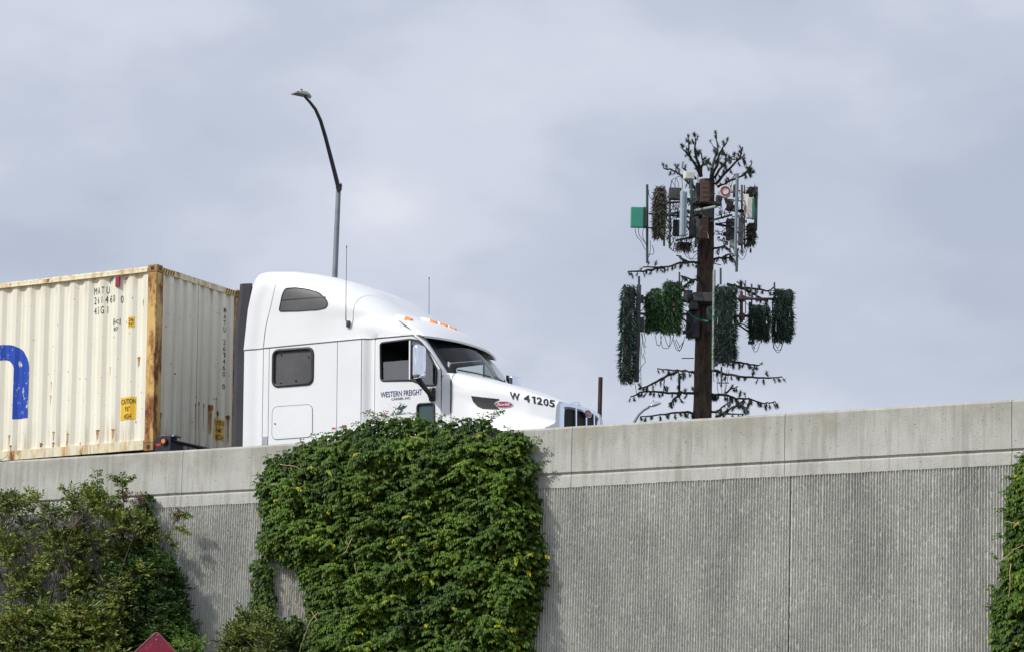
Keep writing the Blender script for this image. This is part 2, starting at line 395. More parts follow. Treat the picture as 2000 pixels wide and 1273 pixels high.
sc.view_settings.view_transform = 'Standard'; sc.view_settings.look = 'None'; sc.view_settings.gamma = 1; sc.view_settings.exposure = .12
sc.cycles.transparent_max_bounces = 16
# ---------------------------------------------------------------- retaining wall
WB = math.radians(26.5); WD = A([math.cos(WB), -math.sin(WB), 0]); WN = A([math.sin(WB), math.cos(WB), 0])
WA = O+V*(-3.3)+W*1.0; WO = A([WA[0], WA[1], 0.])
def wallpt(x, y, n=0.0):                     # measured point on a plane n behind the wall face -> s, z
    q = onplane(x, y, WO+WN*n, WN)-WO; return float(q@WD), float(q[2])
tp = [wallpt(*q) for q in [(0, 900), (309, 880.5), (503, 869), (1061, 832), (1532, 808.8), (1976, 778.6)]]
KS, K0 = np.polyfit([a for a, b in tp], [b for a, b in tp], 1)
def wtop(s): return K0+KS*s
HB = .818
M['concrete'] = concrete('parapet_concrete', (.535, .54, .50), (.28, .275, .24), .9, top=(float(KS), float(K0)))
SJ = [wallpt(x, 900)[0] for x in (357, 1116, 1532, 1976)]
joints = [-26.] + [SJ[0]-4.6, SJ[0], SJ[0]+3.0, SJ[1], SJ[2], SJ[3], SJ[3]+3.1] + [SJ[3]+14]
wall = empty('retaining_wall', (WO[0], WO[1], 0), rz=-WB)
tag(wall, 'long concrete retaining wall with ribbed face and smooth parapet under the truck', 'retaining wall')
for a, b in zip(joints[:-1], joints[1:]):
    a += .004; b -= .004; n = max(2, int((b-a)/.06)); m = MB(); rows = []
    for i in range(n+1):
        s = lerp(a, b, i/n); z = wtop(s); e = lambda k, am: am*mn.noise(Vector((s*3.1, k*7.7, 0)))
        wv = .012*mn.noise(Vector((s*1.3, 3, 0)))+.008*mn.noise(Vector((s*9, 5, 0)))
        pr = [(.30, 0), (.028, 0+e(1, .003)), (.0+e(2, .002), -.030+e(3, .004)), (0, -.30), (0, -.615+e(4, .004)), (.030, -.622), (.030, -.645), (.003, -.668+e(5, .004)), (.003, -HB+wv), (.30, -HB+wv)]
        rows.append([(s, y, z+h) for y, h in pr])
    m.grid(rows, wrap=True); m.f.append(tuple(range(10))); m.f.append(tuple(n*10+k for k in range(10)))
    m.build('parapet', M['concrete'], wall)
# ribbed panels: real fins, ragged like fractured concrete
q1, q2 = wallpt(1380, 950)[0], wallpt(1720, 950)[0]; PITCH = (q2-q1)/(340/5.36)
sR0, sR1 = wallpt(-120, 1200)[0], wallpt(2110, 1200)[0]; sJ = wallpt(1541, 1100)[0]
def ribs(s0, s1, pn):
    nr = int(round((s1-s0)/PITCH)); off = A([0, .38, .47, .54, .76, .90])*PITCH; base = A([.033, .033, .029, .002, .002, .026])
    fin = A([0, 0, .3, 1, 1, .3])
    s = (s0+np.arange(nr)[:, None]*PITCH+off[None]).ravel(); dep = np.tile(base, nr); fn = np.tile(fin, nr)
    zlo = 2.3; nz = 150; t = np.linspace(0, 1, nz)
    top = K0+KS*s-HB+.02; Z = zlo+(top[None]-zlo)*t[:, None]
    S = np.repeat(s[None], nz, 0); D = np.repeat(dep[None], nz, 0)
    r = rng.normal(0, 1, (nz, len(s))); r2 = (r+np.roll(r, 1, 0)*.7)/1.2
    rib = np.repeat(rng.normal(0, 1, (nz, nr)), 6, 1)
    D = D+fn*(np.abs(rib)*.0034)+(1-fn)*r2*.0034+fn*r2*.0016
    lat = np.repeat(np.cumsum(rng.normal(0, .0006, (nz, nr)), 0), 6, 1); lat -= lat.mean(0); S = S+np.clip(lat, -.004, .004)+fn*np.roll(rib, 2, 0)*.0013+fn*r*.0011
    S[:, 0] = s0; S[:, -1] = s1-.002
    v = np.stack([S, D, Z], -1).reshape(-1, 3); n = len(s)
    low = np.stack([s, dep, np.zeros(n)], 1); v = np.concatenate([low, v]); rows = nz+1
    i, j = np.meshgrid(np.arange(rows-1), np.arange(n-1), indexing='ij'); a = (i*n+j).ravel()
    return npmesh('ribbed_panel', v, np.stack([a, a+1, a+n+1, a+n], 1), M['ribbed'], wall)
sL = wallpt(700, 1100)[0]
ribs(sR0-1.5, sL, 0); ribs(sL+.004, sJ-.006, 1); ribs(sJ+.006, sR1+1, 2)
m = MB(); m.add([(s, y, wtop(s)-.03 if k else 0) for s in (sR0-3, sR1+3) for y in (.07, .28) for k in (0, 1)], [(0, 1, 3, 2), (4, 6, 7, 5), (0, 4, 5, 1), (2, 3, 7, 6), (0, 2, 6, 4), (1, 5, 7, 3)]); m.build('wall_core', M['ribbed'], wall)
# ground and road
g = MB(); g.add([(-900, -200, 0), (900, -200, 0), (900, 1500, 0), (-900, 1500, 0)], [(0, 1, 2, 3)]); tag(g.build('ground', M['ground']), kind='structure')
road = MB(); road.box((-2, 4.0, -.2), (60, 12.6, .4)); ro = road.build('road', M['asphalt']); ro.matrix_world = Matrix(((U[0], V[0], W[0], O[0]), (U[1], V[1], W[1], O[1]), (U[2], V[2], W[2], O[2]), (0, 0, 0, 1))); tag(ro, kind='structure')
em = MB(); em.box((-2, 4.1, -3.2), (60, 12.0, 5.6)); eo = em.build('embankment', M['ground']); eo.matrix_world = ro.matrix_world.copy(); tag(eo, kind='structure')
ln = MB(); ln.box((-2, -1.9, .002), (60, .1, .004)); l2 = ln.build('road_marking', M['paint_line']); l2.matrix_world = ro.matrix_world.copy(); tag(l2, kind='structure')
# ---------------------------------------------------------------- container
def tl(x, y, z): return O+U*x+V*y+W*z
FR = (U, V, W)
ct = empty('shipping_container', O+W*1.304, FR)
tag(ct, 'cream corrugated shipping container with rusty corner post and blue letter, on the trailer', 'container')
H, B, L = 2.896, 1.219, 12.19
def cyc(x):                                   # corrugated side wall: y at x (near side)
    p = .278; u = ((-x-.17) % p); d = .036; o = -B+.012
    if x > -.17 or x < -L+.17: return o
    if u < .072: return o
    if u < .140: return o+d*(u-.072)/.068
    if u < .210: return o+d
    return o+d*(1-(u-.210)/.068)
SB = []; x = -.17
while x > -L+.2:
    for q in (0, .072, .140, .210): SB.append(x-q)
    x -= .278
m = MB(); m.grid([[(x, cyc(x-1e-6) if i == 0 else cyc(x), z) for z in (.16, H-.10)] for i, x in enumerate([-.12]+SB+[-L+.1])]); m.build('side_panel', M['cpanel'], ct)
m = MB(); m.grid([[(x, -cyc(x), z) for z in (.16, H-.10)] for x in [-.12]+SB+[-L+.1]]); m.build('side_panel', M['cpanel'], ct)
def cxe(y):                                   # corrugated front wall
    p = .25; u = (y+1.07) % p; o = -.03; d = .045
    if abs(y) > 1.06: return o
    if u < .11: return o
    if u < .13: return o-d*(u-.11)/.02
    if u < .23: return o-d
    return o-d*(1-(u-.23)/.02)
EB = []; y = -1.07
while y < 1.05:
    EB += [y, y+.11, y+.13, y+.23]; y += .25
EB = [e for e in EB if e < 1.07]
m = MB(); m.grid([[(cxe(y), y, z) for z in (.14, H-.10)] for y in [-1.12]+EB+[1.12]]); m.build('front_panel', M['cpanel'], ct)
m = MB(); m.box((-L+.03, 0, H/2), (.04, 2*B-.2, H-.2)); m.build('door', M['cpanel'], ct)
m = MB(); m.box((-L/2, 0, H-.03), (L-.2, 2*B-.08, .03)); m.build('roof', M['cpanel'], ct)
m = MB(); m.box((-L/2, 0, .12), (L-.3, 2*B-.12, .05)); m.build('floor', M['steel'], ct)
for sg in (-1, 1):
    for xx, nm in ((-.085, 1), (-L+.085, 1)):
        m = MB(); m.box((xx+(.0), sg*(B-.06), H/2), (.16, .118, H-.24)); m.box((xx, sg*(B-.10), H/2), (.156, .19, H-.25)); m.build('corner_post', M['cpost'], ct, bevel=.006)
        for zz in (.059, H-.059):
            m = MB(); m.box((xx, sg*(B-.081), zz), (.178, .162, .118)); c_ = m.build('corner_casting', M['ccast'], ct, bevel=.01)
            h = MB(); sx = 1 if xx > -1 else -1
            pr = rpoly([(-.032, -.05), (.032, -.05), (.032, .05), (-.032, .05)], .03)
            h.prism([(a, b*.62) for a, b in pr], lambda a, b: (xx+a, sg*(B+.002), zz+b), lambda a, b: (xx+a, sg*(B-.05), zz+b))
            h.prism([(a, b*.62) for a, b in pr], lambda a, b: (xx+sx*.0905, sg*(B-.09)+a, zz+b), lambda a, b: (xx+sx*.05, sg*(B-.09)+a, zz+b))
            h.build('lifting_slot', M['black'], c_)
    m = MB(); m.box((-L/2, sg*(B-.03), H-.075), (L-.36, .06, .07)); m.box((-L/2, sg*(B-.02), H-.108), (L-.36, .085, .008)); m.build('top_rail', M['crail'], ct)
    m = MB(); m.box((-L/2, sg*(B-.025), .095), (L-.36, .05, .145)); m.box((-L/2, sg*(B-.045), .165), (L-.36, .085, .01)); m.build('bottom_rail', M['crail'], ct)
for xx in (-.045, -L+.045):
    m = MB(); m.box((xx, 0, H-.065), (.06, 2*B-.34, .09)); m.build('end_rail', M['crail'], ct)
    m = MB(); m.box((xx, 0, .08), (.07, 2*B-.34, .13)); m.build('end_rail', M['crail'], ct)
# hazard stripes at the two top corners of the front rail and beside the post
for y0, n in ((-1.04, 6), (.74, 6)):
    m = MB(); m.box((-.0135, y0+.15, H-.065), (.004, .34, .075)); yb = m.build('hazard_stripe', M['yellow'], ct)
    k = MB()
    for i in range(5):
        q = y0+i*.066; k.add([(-.010, q, H-.102), (-.010, q+.032, H-.102), (-.010, q+.064, H-.028), (-.010, q+.032, H-.028)], [(0, 1, 2, 3)])
    k.build('black_stripe', M['cblack'], yb)
def sfn(off): return lambda x, z: (x, cyc(x)-off, z)
def spx(x, y): a, b = side(x, y, -B); return a, b-1.304
def sbox(x0, yt, x1, yb): a = spx(x0, yt); b = spx(x1, yb); return (a[0], b[0], b[1], a[1])
def tbox(x0, x1, yt, h):                      # text box: top-left pixel and height in m, following the container's own axes
    a = spx(x0, yt); b = spx(x1, yt); return (a[0], b[0], a[1]-h, a[1])
LT = lambda s, b, mat='cblack', nm='lettering': lettering(nm, s, b, sfn(.004), M[mat], ct, cuts=SB, bold=.0)
LT('M A T U', tbox(181, 211, 562, .115)); LT('2 6 1 4 6 0', tbox(181, 224, 580, .115)); LT('0', tbox(234, 238, 577, .115)); LT('4 5 G 1', tbox(181, 208, 600, .115))
b = tbox(221, 233, 622, .11); LT('HC', (b[0]+.02, b[1]-.02, b[2]+.022, b[3]-.022)); LT('87', (b[0]+.01, b[1]-.03, b[2]-.085, b[2]-.025))
fr = MB()
for q in ((b[0], b[1], b[3]-.01, b[3]), (b[0], b[1], b[2], b[2]+.01), (b[0], b[0]+.01, b[2], b[3]), (b[1]-.01, b[1], b[2], b[3])):
    fr.add([sfn(.004)(q[0], q[2]), sfn(.004)(q[1], q[2]), sfn(.004)(q[1], q[3]), sfn(.004)(q[0], q[3])], [(0, 1, 2, 3)])
fr.build('stencil_frame', M['cblack'], ct)
def decal(name, poly, off, mat, parent, cuts=SB, fn=None):
    bm = bmesh.new(); bm.faces.new([bm.verts.new((x, z, 0)) for x, z in poly])
    for c in cuts: bmesh.ops.bisect_plane(bm, geom=bm.verts[:]+bm.edges[:]+bm.faces[:], plane_co=(c, 0, 0), plane_no=(1, 0, 0), dist=1e-6)
    bmesh.ops.triangulate(bm, faces=bm.faces)
    f = fn or sfn(off)
    for v in bm.verts: v.co = Vector(f(v.co.x, v.co.y))
    me = bpy.data.meshes.new(name); bm.to_mesh(me); bm.free(); me.materials.append(M[mat]); o = bpy.data.objects.new(name, me); COL.objects.link(o); o.parent = parent; return o
def rect(b): return [(b[0], b[2]), (b[1], b[2]), (b[1], b[3]), (b[0], b[3])]
b = tbox(250, 261, 619, .165); yl = decal('height_label', rect(b), .004, 'yellow', ct)
lettering('lettering', '2.9m', (b[0]+.012, b[1]-.012, b[2]+.09, b[3]-.02), sfn(.007), M['cblack'], yl, cuts=SB); lettering('lettering', "9'6\"", (b[0]+.012, b[1]-.012, b[2]+.02, b[2]+.075), sfn(.007), M['cblack'], yl, cuts=SB)
b = tbox(233, 263, 775.5, .355); yl = decal('caution_label', rect(b), .004, 'yellow', ct)
h = b[3]-b[2]
for i, s_ in enumerate(('CAUTION', "9'6\"", 'HIGH')):
    ins = (.01, .09, .07)[i]; z1 = b[3]-.03-i*h*.33
    lettering('lettering', s_, (b[0]+ins, b[1]-ins, z1-h*.22, z1), sfn(.007), M['cblack'], yl, cuts=SB)
# blue letter n (the last letter of the name; the rest is outside the picture)
a = spx(53, 815); s0 = spx(23, 815); zt = spx(8, 672)[1]; zb = a[1]; t_ = a[0]-s0[0]; R1 = .52; xc = a[0]-R1
arch = []
for k in range(17):
    an = math.pi*k/16; arch.append((xc+R1*math.cos(an), zt-R1*.80+R1*.80*math.sin(an)))
inn = [(xc+(R1-t_)*math.cos(math.pi*k/16), zt-R1*.80+(R1*.80-t_*.82)*math.sin(math.pi*k/16)) for k in range(17)]
poly = [(a[0], zb)]+arch+[(xc-R1, zb), (xc-R1+t_, zb)]+inn[::-1]+[(a[0]-t_, zb)]
decal('blue_letter', poly, .004, 'blue', ct)
# maroon plate near the top, rust runs
b = tbox(226.5, 234, 541, .16); m = MB(); m.box(((b[0]+b[1])/2, cyc(b[0])-.012, (b[2]+b[3])/2), (b[1]-b[0], .03, b[3]-b[2])); m.build('maroon_plate', M['maroon'], ct, bevel=.004)
def blob(cx, cz, rx, rz, n=14):
    return [(cx+rx*math.cos(2*math.pi*k/n)*random.uniform(.5, 1.15), cz+rz*math.sin(2*math.pi*k/n)*random.uniform(.5, 1.15)) for k in range(n)]
for px, py, rx, rz in ((17, 850, .035, .012), (20, 870, .03, .02), (79, 868, .03, .04), (104, 843, .03, .01), (103, 865, .035, .02), (131, 847, .03, .012), (130, 862, .02, .01), (155, 865, .02, .02),
                       (190, 840, .06, .012), (220, 838, .05, .01), (268, 697, .05, .012), (212, 716, .015, .01), (97, 746, .012, .02), (262, 822, .01, .03), (279, 590, .01, .07), (244, 628, .008, .03), (96, 772, .02, .01)):
    x_, z_ = spx(px, py); decal('rust_stain', blob(x_, z_, rx, rz), .003, 'rust', ct)
    if rz < .03 and py > 690: decal('rust_run', [(x_-rx*.5, z_-rz), (x_+rx*.5, z_-rz), (x_+rx*.25, z_-.10-rz), (x_-rx*.2, z_-.14-rz)], .0025, 'ruststreak', ct)
for px in (217, 246):                          # rusty arcs below the top rail
    x_, z_ = spx(px, 545); m = MB(); m.tube([(x_+.05*math.cos(t), cyc(x_)-.006, z_-.05+.07*math.sin(t)) for t in np.linspace(-.2, 3.3, 12)], .0055, 5); m.build('rust_weld', M['rust'], ct)
# front: stacked serial letters, caution label, rust
def efn(off): return lambda y, z: (cxe(y)+off, y, z)
def epx(x, y): a, b = front(x, y, 0); return a, b-1.304
y0, _ = epx(440.5, 700); z1 = epx(446, 602)[1]; z2 = epx(442, 762)[1]; seq = 'MATU 261460 0'; dz = (z1-z2)/len(seq)
for i, ch in enumerate(seq):
    if ch != ' ': lettering('lettering', ch, (y0-.035, y0+.04, z1-(i+.82)*dz, z1-i*dz), efn(.004), M['cblack'], ct, cuts=EB)
ya, za = epx(421, 814); yb_, zb_ = epx(440.5, 858); bx = (ya, ya+.34, zb_+.0, za)
bx = (ya, ya+.34, za-.345, za); yl = decal('caution_label', rect(bx), 0, 'yellow', ct, cuts=EB, fn=efn(.004))
for i, s_ in enumerate(('CAUTION', "9'6\"", 'HIGH')):
    ins = (.01, .09, .07)[i]; zz = bx[3]-.03-i*.113; lettering('lettering', s_, (bx[0]+ins, bx[1]-ins, zz-.075, zz), efn(.007), M['cblack'], yl, cuts=EB)
for px, py, rx, rz in ((396, 787, .02, .05), (401, 791, .02, .05), (416, 795, .05, .07), (432, 806, .02, .05), (385, 790, .02, .04), (450, 814, .03, .05), (430, 777, .02, .02), (361, 578, .01, .03), (317, 810, .03, .07)):
    y_, z_ = epx(px, py); decal('rust_stain', blob(y_, z_, rx, rz), 0, 'rust', ct, cuts=EB, fn=efn(.003))
    decal('rust_run', [(y_-rx*.4, z_-rz*.5), (y_+rx*.4, z_-rz*.5), (y_+rx*.2, z_-.32-rz), (y_-rx*.1, z_-.38-rz)], 0, 'ruststreak', ct, cuts=EB, fn=efn(.0025))
y_, _ = epx(388, 700); decal('rust_run', [(y_-.006, .16), (y_+.006, .16), (y_+.004, H-.12), (y_-.004, H-.12)], 0, 'rust', ct, cuts=(), fn=efn(.003))
# ---------------------------------------------------------------- container chassis
ch = empty('container_chassis', O, FR); tag(ch, 'dark steel container chassis with round marker lamp, under the cream container', 'trailer')
m = MB()
for sg in (-1, 1): m.box((-5.6, sg*.45, 1.08), (11.3, .14, .32))
for k in range(7): m.box((-1.0-k*1.6, 0, 1.12), (.1, 2.2, .16))
m.build('frame', M['steel'], ch, bevel=.01)
m = MB(); m.box((.18, 0, 1.32), (.24, 2.1, .22)); m.box((.315, 0, 1.44), (.03, 2.3, .035)); m.build('front_bolster', M['steel'], ch, bevel=.008)
for sg in (-1, 1):
    m = MB(); m.prism([(.02, 1.12), (.02, 1.40), (.09, 1.53), (.27, 1.53), (.31, 1.50), (.31, 1.12)], lambda a, b: (a, sg*1.20, b), lambda a, b: (a, sg*1.02, b)); bo = m.build('bolster_end', M['steel'], ch, bevel=.012)
    lathe([(.0, 0), (.055, 0), (.055, .02), (.04, .035)], 'y', (.20, sg*1.235 if sg < 0 else 1.205, 1.43)).build('marker_lamp', M['black'], bo, smooth=True)
    q = lathe([(.0, -.008), (.034, -.008), (.034, .02)], 'y', (.20, sg*1.235, 1.43), 20); q.build('lamp_lens', M['amber'], bo)
    m = MB(); m.box((.09, sg*1.203, 1.385), (.09, .006, .04)); m.build('reflector', M['redlens'], bo)
    m = MB(); m.box((.34, sg*1.09, 1.51), (.05, .2, .03)); m.build('locking_pin', M['galv'], bo, bevel=.008)
for k, (yy, w_) in enumerate(((-.78, .12), (-.58, .22), (-.36, .14), (-.66, .34))):
    m = MB(); m.box((.303, yy, 1.375 if k < 3 else 1.302), (.004, w_, .06 if k < 3 else .045)); m.build('data_plate', M['headgrey'], ch)
for sg in (-1, 1):
    m = MB(); m.box((-2.9, sg*.75, .72), (.12, .12, .9)); m.box((-2.9, sg*.75, .26), (.25, .25, .03)); m.build('landing_leg', M['steel'], ch)
def wheel(parent, x, y, r=.50, wdt=.28):
    t = lathe([(.30, -wdt/2), (r-.03, -wdt/2), (r, -wdt/2+.04), (r, wdt/2-.04), (r-.03, wdt/2), (.30, wdt/2)], 'y', (x, y, r), 40).build('wheel', M['tyre'], parent, smooth=True)
    sg = -1 if y < 0 else 1
    lathe([(.0, sg*(wdt/2-.10)), (.12, sg*(wdt/2-.10)), (.14, sg*(wdt/2-.04)), (.24, sg*(wdt/2-.12)), (.30, sg*(wdt/2-.005)), (.31, sg*wdt/2)], 'y', (x, y, r), 32).build('rim', M['chrome'], t, smooth=True)
for x in (-10.6, -9.3):
    for y in (-1.02, 1.02): wheel(ch, x, y)
# ---------------------------------------------------------------- tractor
tr = empty('truck_tractor', O, FR)
tag(tr, 'white truck tractor with tall rounded sleeper, driving in front of the cream container', 'truck')
ZS = 2.72
TT = [(1.60, 3.86), (1.61, 3.90), (1.64, 3.93), (1.70, 3.945), (1.80, 3.95), (2.3, 3.925), (2.6, 3.88), (2.9, 3.81), (3.3, 3.68), (3.6, 3.54), (3.85, 3.35), (4.05, 3.195), (4.2, 3.105), (4.3, 3.065), (4.45, 3.02), (4.7, 2.88), (4.95, 2.76)]
def WL(x): return 1.2-.022*math.exp(-((x-1.83)/.075)**2)-.065*sst(3.66, 3.80, x)+.02*sst(3.80, 3.9, x)-.02*sst(4.6, 5.1, x)
def WUp(x): return 1.205-.075*sst(2.4, 4.3, x)
def en(x): return float(np.interp(x, [1.6, 2.6, 3.6, 4.4, 4.9], [10., 6., 3.8, 2.6, 2.3]))
def lean(x, z): return .145*sst(2.9, 3.85, z)*(1-sst(1.6, 2.6, x))
def dentf(x, z): return .045*math.exp(-((x-3.78)/.11)**2)*math.exp(-((z-2.765)/.045)**2)+.016*math.exp(-((z-3.05)/.10)**2)*sst(2.3, 2.8, x)*(1-sst(4.0, 4.4, x))+.022*math.exp(-((x-1.83-.5*lean(x, z))/.075)**2)*(1-sst(3.5, 3.8, z))
def upy(x, z):                                # half width of the upper shell at x, z
    T = tab(TT, x); u = min(.999, max(0, (z-ZS)/(T-ZS))); n = en(x)
    return WUp(x)*(1-u**n)**(1/n)-dentf(x, z)
def roofz(x, y):
    T = tab(TT, x); n = en(x); u = min(.999, abs(y)/WUp(x)); return ZS+(T-ZS)*(1-u**n)**(1/n)
def near(off, fn=None):
    f = fn or WL; return lambda x, z: (x, -(f(x)+off), z)
xs = sorted(set([1.60, 1.62, 1.65, 1.69, 1.75, 1.82, 1.9]+list(np.arange(2.0, 4.22, .06))+[4.26, 4.27]))
rows = []
for x in xs:
    T = tab(TT, x); n = en(x); half = []
    half.append((WL(x)-.002, ZS)); half.append((WUp(x)-.02, ZS+.002))
    for k in range(0, 34):
        an = math.pi/2*k/33
        yy = WUp(x)*abs(math.cos(an))**(2/n); zz = ZS+.006+(T-ZS)*abs(math.sin(an))**(2/n)
        u_ = (zz-ZS)/(T-ZS); half.append((yy-dentf(x, zz), zz))
    half[-1] = (0, half[-1][1])
    pts = [(-y, z) for y, z in half]+[(y, z) for y, z in half[-2::-1]]
    if x == 4.27:
        q_ = []
        for y, z in pts:
            b_ = 1-min(1, abs(y)/1.06)**2.2; xx = 4.262+.17*b_; q_.append((xx, y, min(z, roofz(xx, y)-.004) if abs(y) < 1.04 else z))
        rows.append(q_); continue
    rows.append([(x+lean(x, z), y, z) for y, z in pts])
m = MB(); m.grid(rows); m.f.append(tuple(range(len(rows[0]))))
m.build('upper_shell', M['white'], tr, smooth=True, angle=math.radians(35))
def uside(off): return lambda x, z: (x+lean(x, z), -(upy(x, z)+off), z)
def strip(name, pts, wd, fn, mat='seam', parent=tr):
    """thin panel gap running along pts (x,z) on a surface"""
    d = []
    for a, b in zip(pts[:-1], pts[1:]):
        k = max(1, int(math.dist(a, b)/.03)); d += [(lerp(a[0], b[0], t/k), lerp(a[1], b[1], t/k)) for t in range(k)]
    d.append(pts[-1]); r1 = []; r2 = []
    for i, p in enumerate(d):
        a = d[max(0, i-1)]; b = d[min(len(d)-1, i+1)]; tx, tz = b[0]-a[0], b[1]-a[1]; l = math.hypot(tx, tz) or 1; nx, nz = -tz/l*wd/2, tx/l*wd/2
        r1.append(fn(p[0]+nx, p[1]+nz)); r2.append(fn(p[0]-nx, p[1]-nz))
    m = MB(); m.grid([r1, r2]); return m.build(name, M[mat], parent)
mir = lambda f: (lambda x, z: (lambda q: (q[0], -q[1], q[2]))(f(x, z)))
strip('panel_gap', [(1.95, 2.74), (1.98, 3.03), (2.03, 3.34), (2.06, 3.62), (2.08, 3.80)], .008, uside(.002))
# windows measured on the side
DW = rpoly([(3.97, 2.08), (3.955, 2.64), (4.46, 2.655), (4.60, 2.62), (4.73, 2.50), (4.90, 2.17), (4.895, 1.96), (4.86, 1.945), (4.69, 1.955), (4.50, 2.045)], .05)
LW = rpoly([(4.58, 1.30), (4.585, 1.685), (4.86, 1.68), (4.865, 1.30)], .05)
SW = rpoly([(2.13, 2.13), (2.13, 2.67), (2.82, 2.655), (2.82, 2.12)], .10, 7)
AD = rpoly([(2.125, 1.325), (2.125, 1.82), (2.825, 1.81), (2.83, 1.32)], .10, 7)
UWp = rpoly([(2.205, 3.26), (2.24, 3.50), (2.29, 3.60), (2.48, 3.60), (2.69, 3.56), (2.89, 3.49), (3.02, 3.37), (3.055, 3.30), (3.02, 3.245), (2.89, 3.228), (2.53, 3.238)], .04)
for sg, mp in ((-1, lambda f: f), (1, mir)):
    sl = skin([(1.61, .55), (1.61, ZS), (3.655, ZS), (3.655, .55)], [SW], .05, mp(near(0))); sl.build('sleeper_side', M['white'], tr, smooth=True)
    fl = skin([(3.665, .55), (3.665, ZS), (3.855, ZS), (3.855, .55)], [], .02, mp(near(0))); fl.build('cab_corner', M['white'], tr, smooth=True)
    dr = skin(rpoly([(3.865, .75), (3.865, 2.705), (4.50, 2.700), (4.64, 2.60), (4.78, 2.44), (4.965, 2.17), (4.97, .75)], .03), [DW, LW], .06, mp(near(.002))).build('door', M['white'], tr, smooth=True)
    m = MB(); m.tube([mp(near(.004))(*p) for p in DW], .016, 8, closed=True); m.build('window_seal', M['dark'], dr, smooth=True)
    m = MB(); m.tube([mp(near(.004))(*p) for p in LW], .016, 8, closed=True); m.build('window_seal', M['dark'], dr, smooth=True)
    skin(LW, [], .2, mp(near(-.01))).build('lower_window', M['lowglass'], dr)
    # the window is half open: glass up to 2.36, fixed quarter light in front of the bright post
    skin(rpoly([(3.96, 2.07), (3.96, 2.36), (4.44, 2.355), (4.44, 2.03)], .04), [], .2, mp(near(-.02))).build('door_glass', M['sideglass'], dr)
    skin([(4.47, 2.645), (4.60, 2.60), (4.71, 2.50), (4.88, 2.17), (4.87, 1.96), (4.69, 1.965), (4.50, 2.05), (4.47, 2.05)], [], .2, mp(near(-.012))).build('quarter_glass', M['sideglass'], dr)
    m = MB(); m.box((4.455, sg*(WL(4.4)+.002), 2.35), (.022, .02, .60)); m.build('window_post', M['galv' if sg > 0 else 'white'], dr)
    m = MB(); m.box((4.80, sg*1.09, 2.1), (.05, .03, .28)); m.build('grab_handle', M['headgrey'], dr, bevel=.01)
    so = skin(SW, [], .2, mp(near(-.015))).build('sleeper_window', M['tint'], tr)
    m = MB(); m.tube([mp(near(.002))(*p) for p in SW], .024, 8, closed=True); m.build('window_seal', M['dark'], so, smooth=True)
    m = MB()
    for a, b in ((2.26, 2.60), (2.74, 2.53), (2.26, 2.17), (2.52, 2.19)): m = MB(); m.tube([mp(near(-.018))(a, b), mp(near(.0))(a, b)], .013, 8); m.build('latch', M['black'], so)
    uw = skin(UWp, [], .06, mp(uside(.006))).build('upper_window', M['tint'], tr, smooth=True)
    m = MB(); m.tube([mp(uside(.006))(*p) for p in UWp], .009, 6, closed=True); m.build('window_trim', M['dark'], uw, smooth=True)
    strip('window_bar', [(2.22, 3.425), (3.01, 3.415)], .016, mp(uside(.010)), 'black', uw)
    ad = skin(AD, [], .2, mp(near(.006))).build('locker_door', M['white'], tr)
    m = MB(); m.tube([mp(near(.003))(*p) for p in AD], .006, 6, closed=True); m.build('door_seal', M['galv'], ad)
    m = MB(); m.tube([mp(near(.0))(2.18, 1.56), mp(near(.015))(2.18, 1.56)], .012, 8); m.build('lock', M['galvdark'], ad)
    for pts in ([(1.95, 1.0), (1.95, ZS)], [(2.055, 1.0), (2.055, ZS)], [(3.245, 1.0), (3.245, ZS)]): strip('panel_gap', pts, .007, mp(near(.002)))
    m = MB(); m.box((2.0, sg*1.203, 1.32), (.10, .006, .12)); m.build('grey_step_plate', M['headgrey'], tr)
    strip('panel_gap', [(1.61, 2.722), (3.66, 2.722), (4.52, 2.712)], .014, mp(lambda x, z: (x, -(max(WL(x), 1.13)+.006), z)))
    # interior bits of the side
    m = MB(); rowsf = []
    for x0, x1, z0, z1 in ((1.44, 1.61, .8, 3.2),):
        pf = []
        for k in range(14):
            z = lerp(.8, 3.74, k/13); xr = 1.44+.085*sst(2.9, 3.8, z); xf = 1.615+.09*sst(2.9, 3.8, z)
            pf.append([(xr, sg*1.16, z), (xr, sg*1.215, z), (xr+.06, sg*1.222, z), (xf, sg*1.185, z), (xf, sg*1.15, z)])
        m.grid(pf, wrap=True); m.f.append((0, 1, 2, 3, 4)); m.f.append(tuple(65+i for i in range(5)))
    m.build('side_fairing', M['fair'], tr)
# back wall, floor and interior
m = MB(); m.box((1.66, 0, 2.1), (.04, 2.3, 3.2)); m.build('back_wall', M['interior'], tr)
m = MB(); m.box((3.2, 0, .98), (3.3, 2.24, .06)); m.box((3.62, 0, 1.9), (.04, 2.2, 1.9)); m.box((4.0, 0, 2.715), (1.1, 2.1, .03)); m.build('cab_lining', M['interior'], tr)
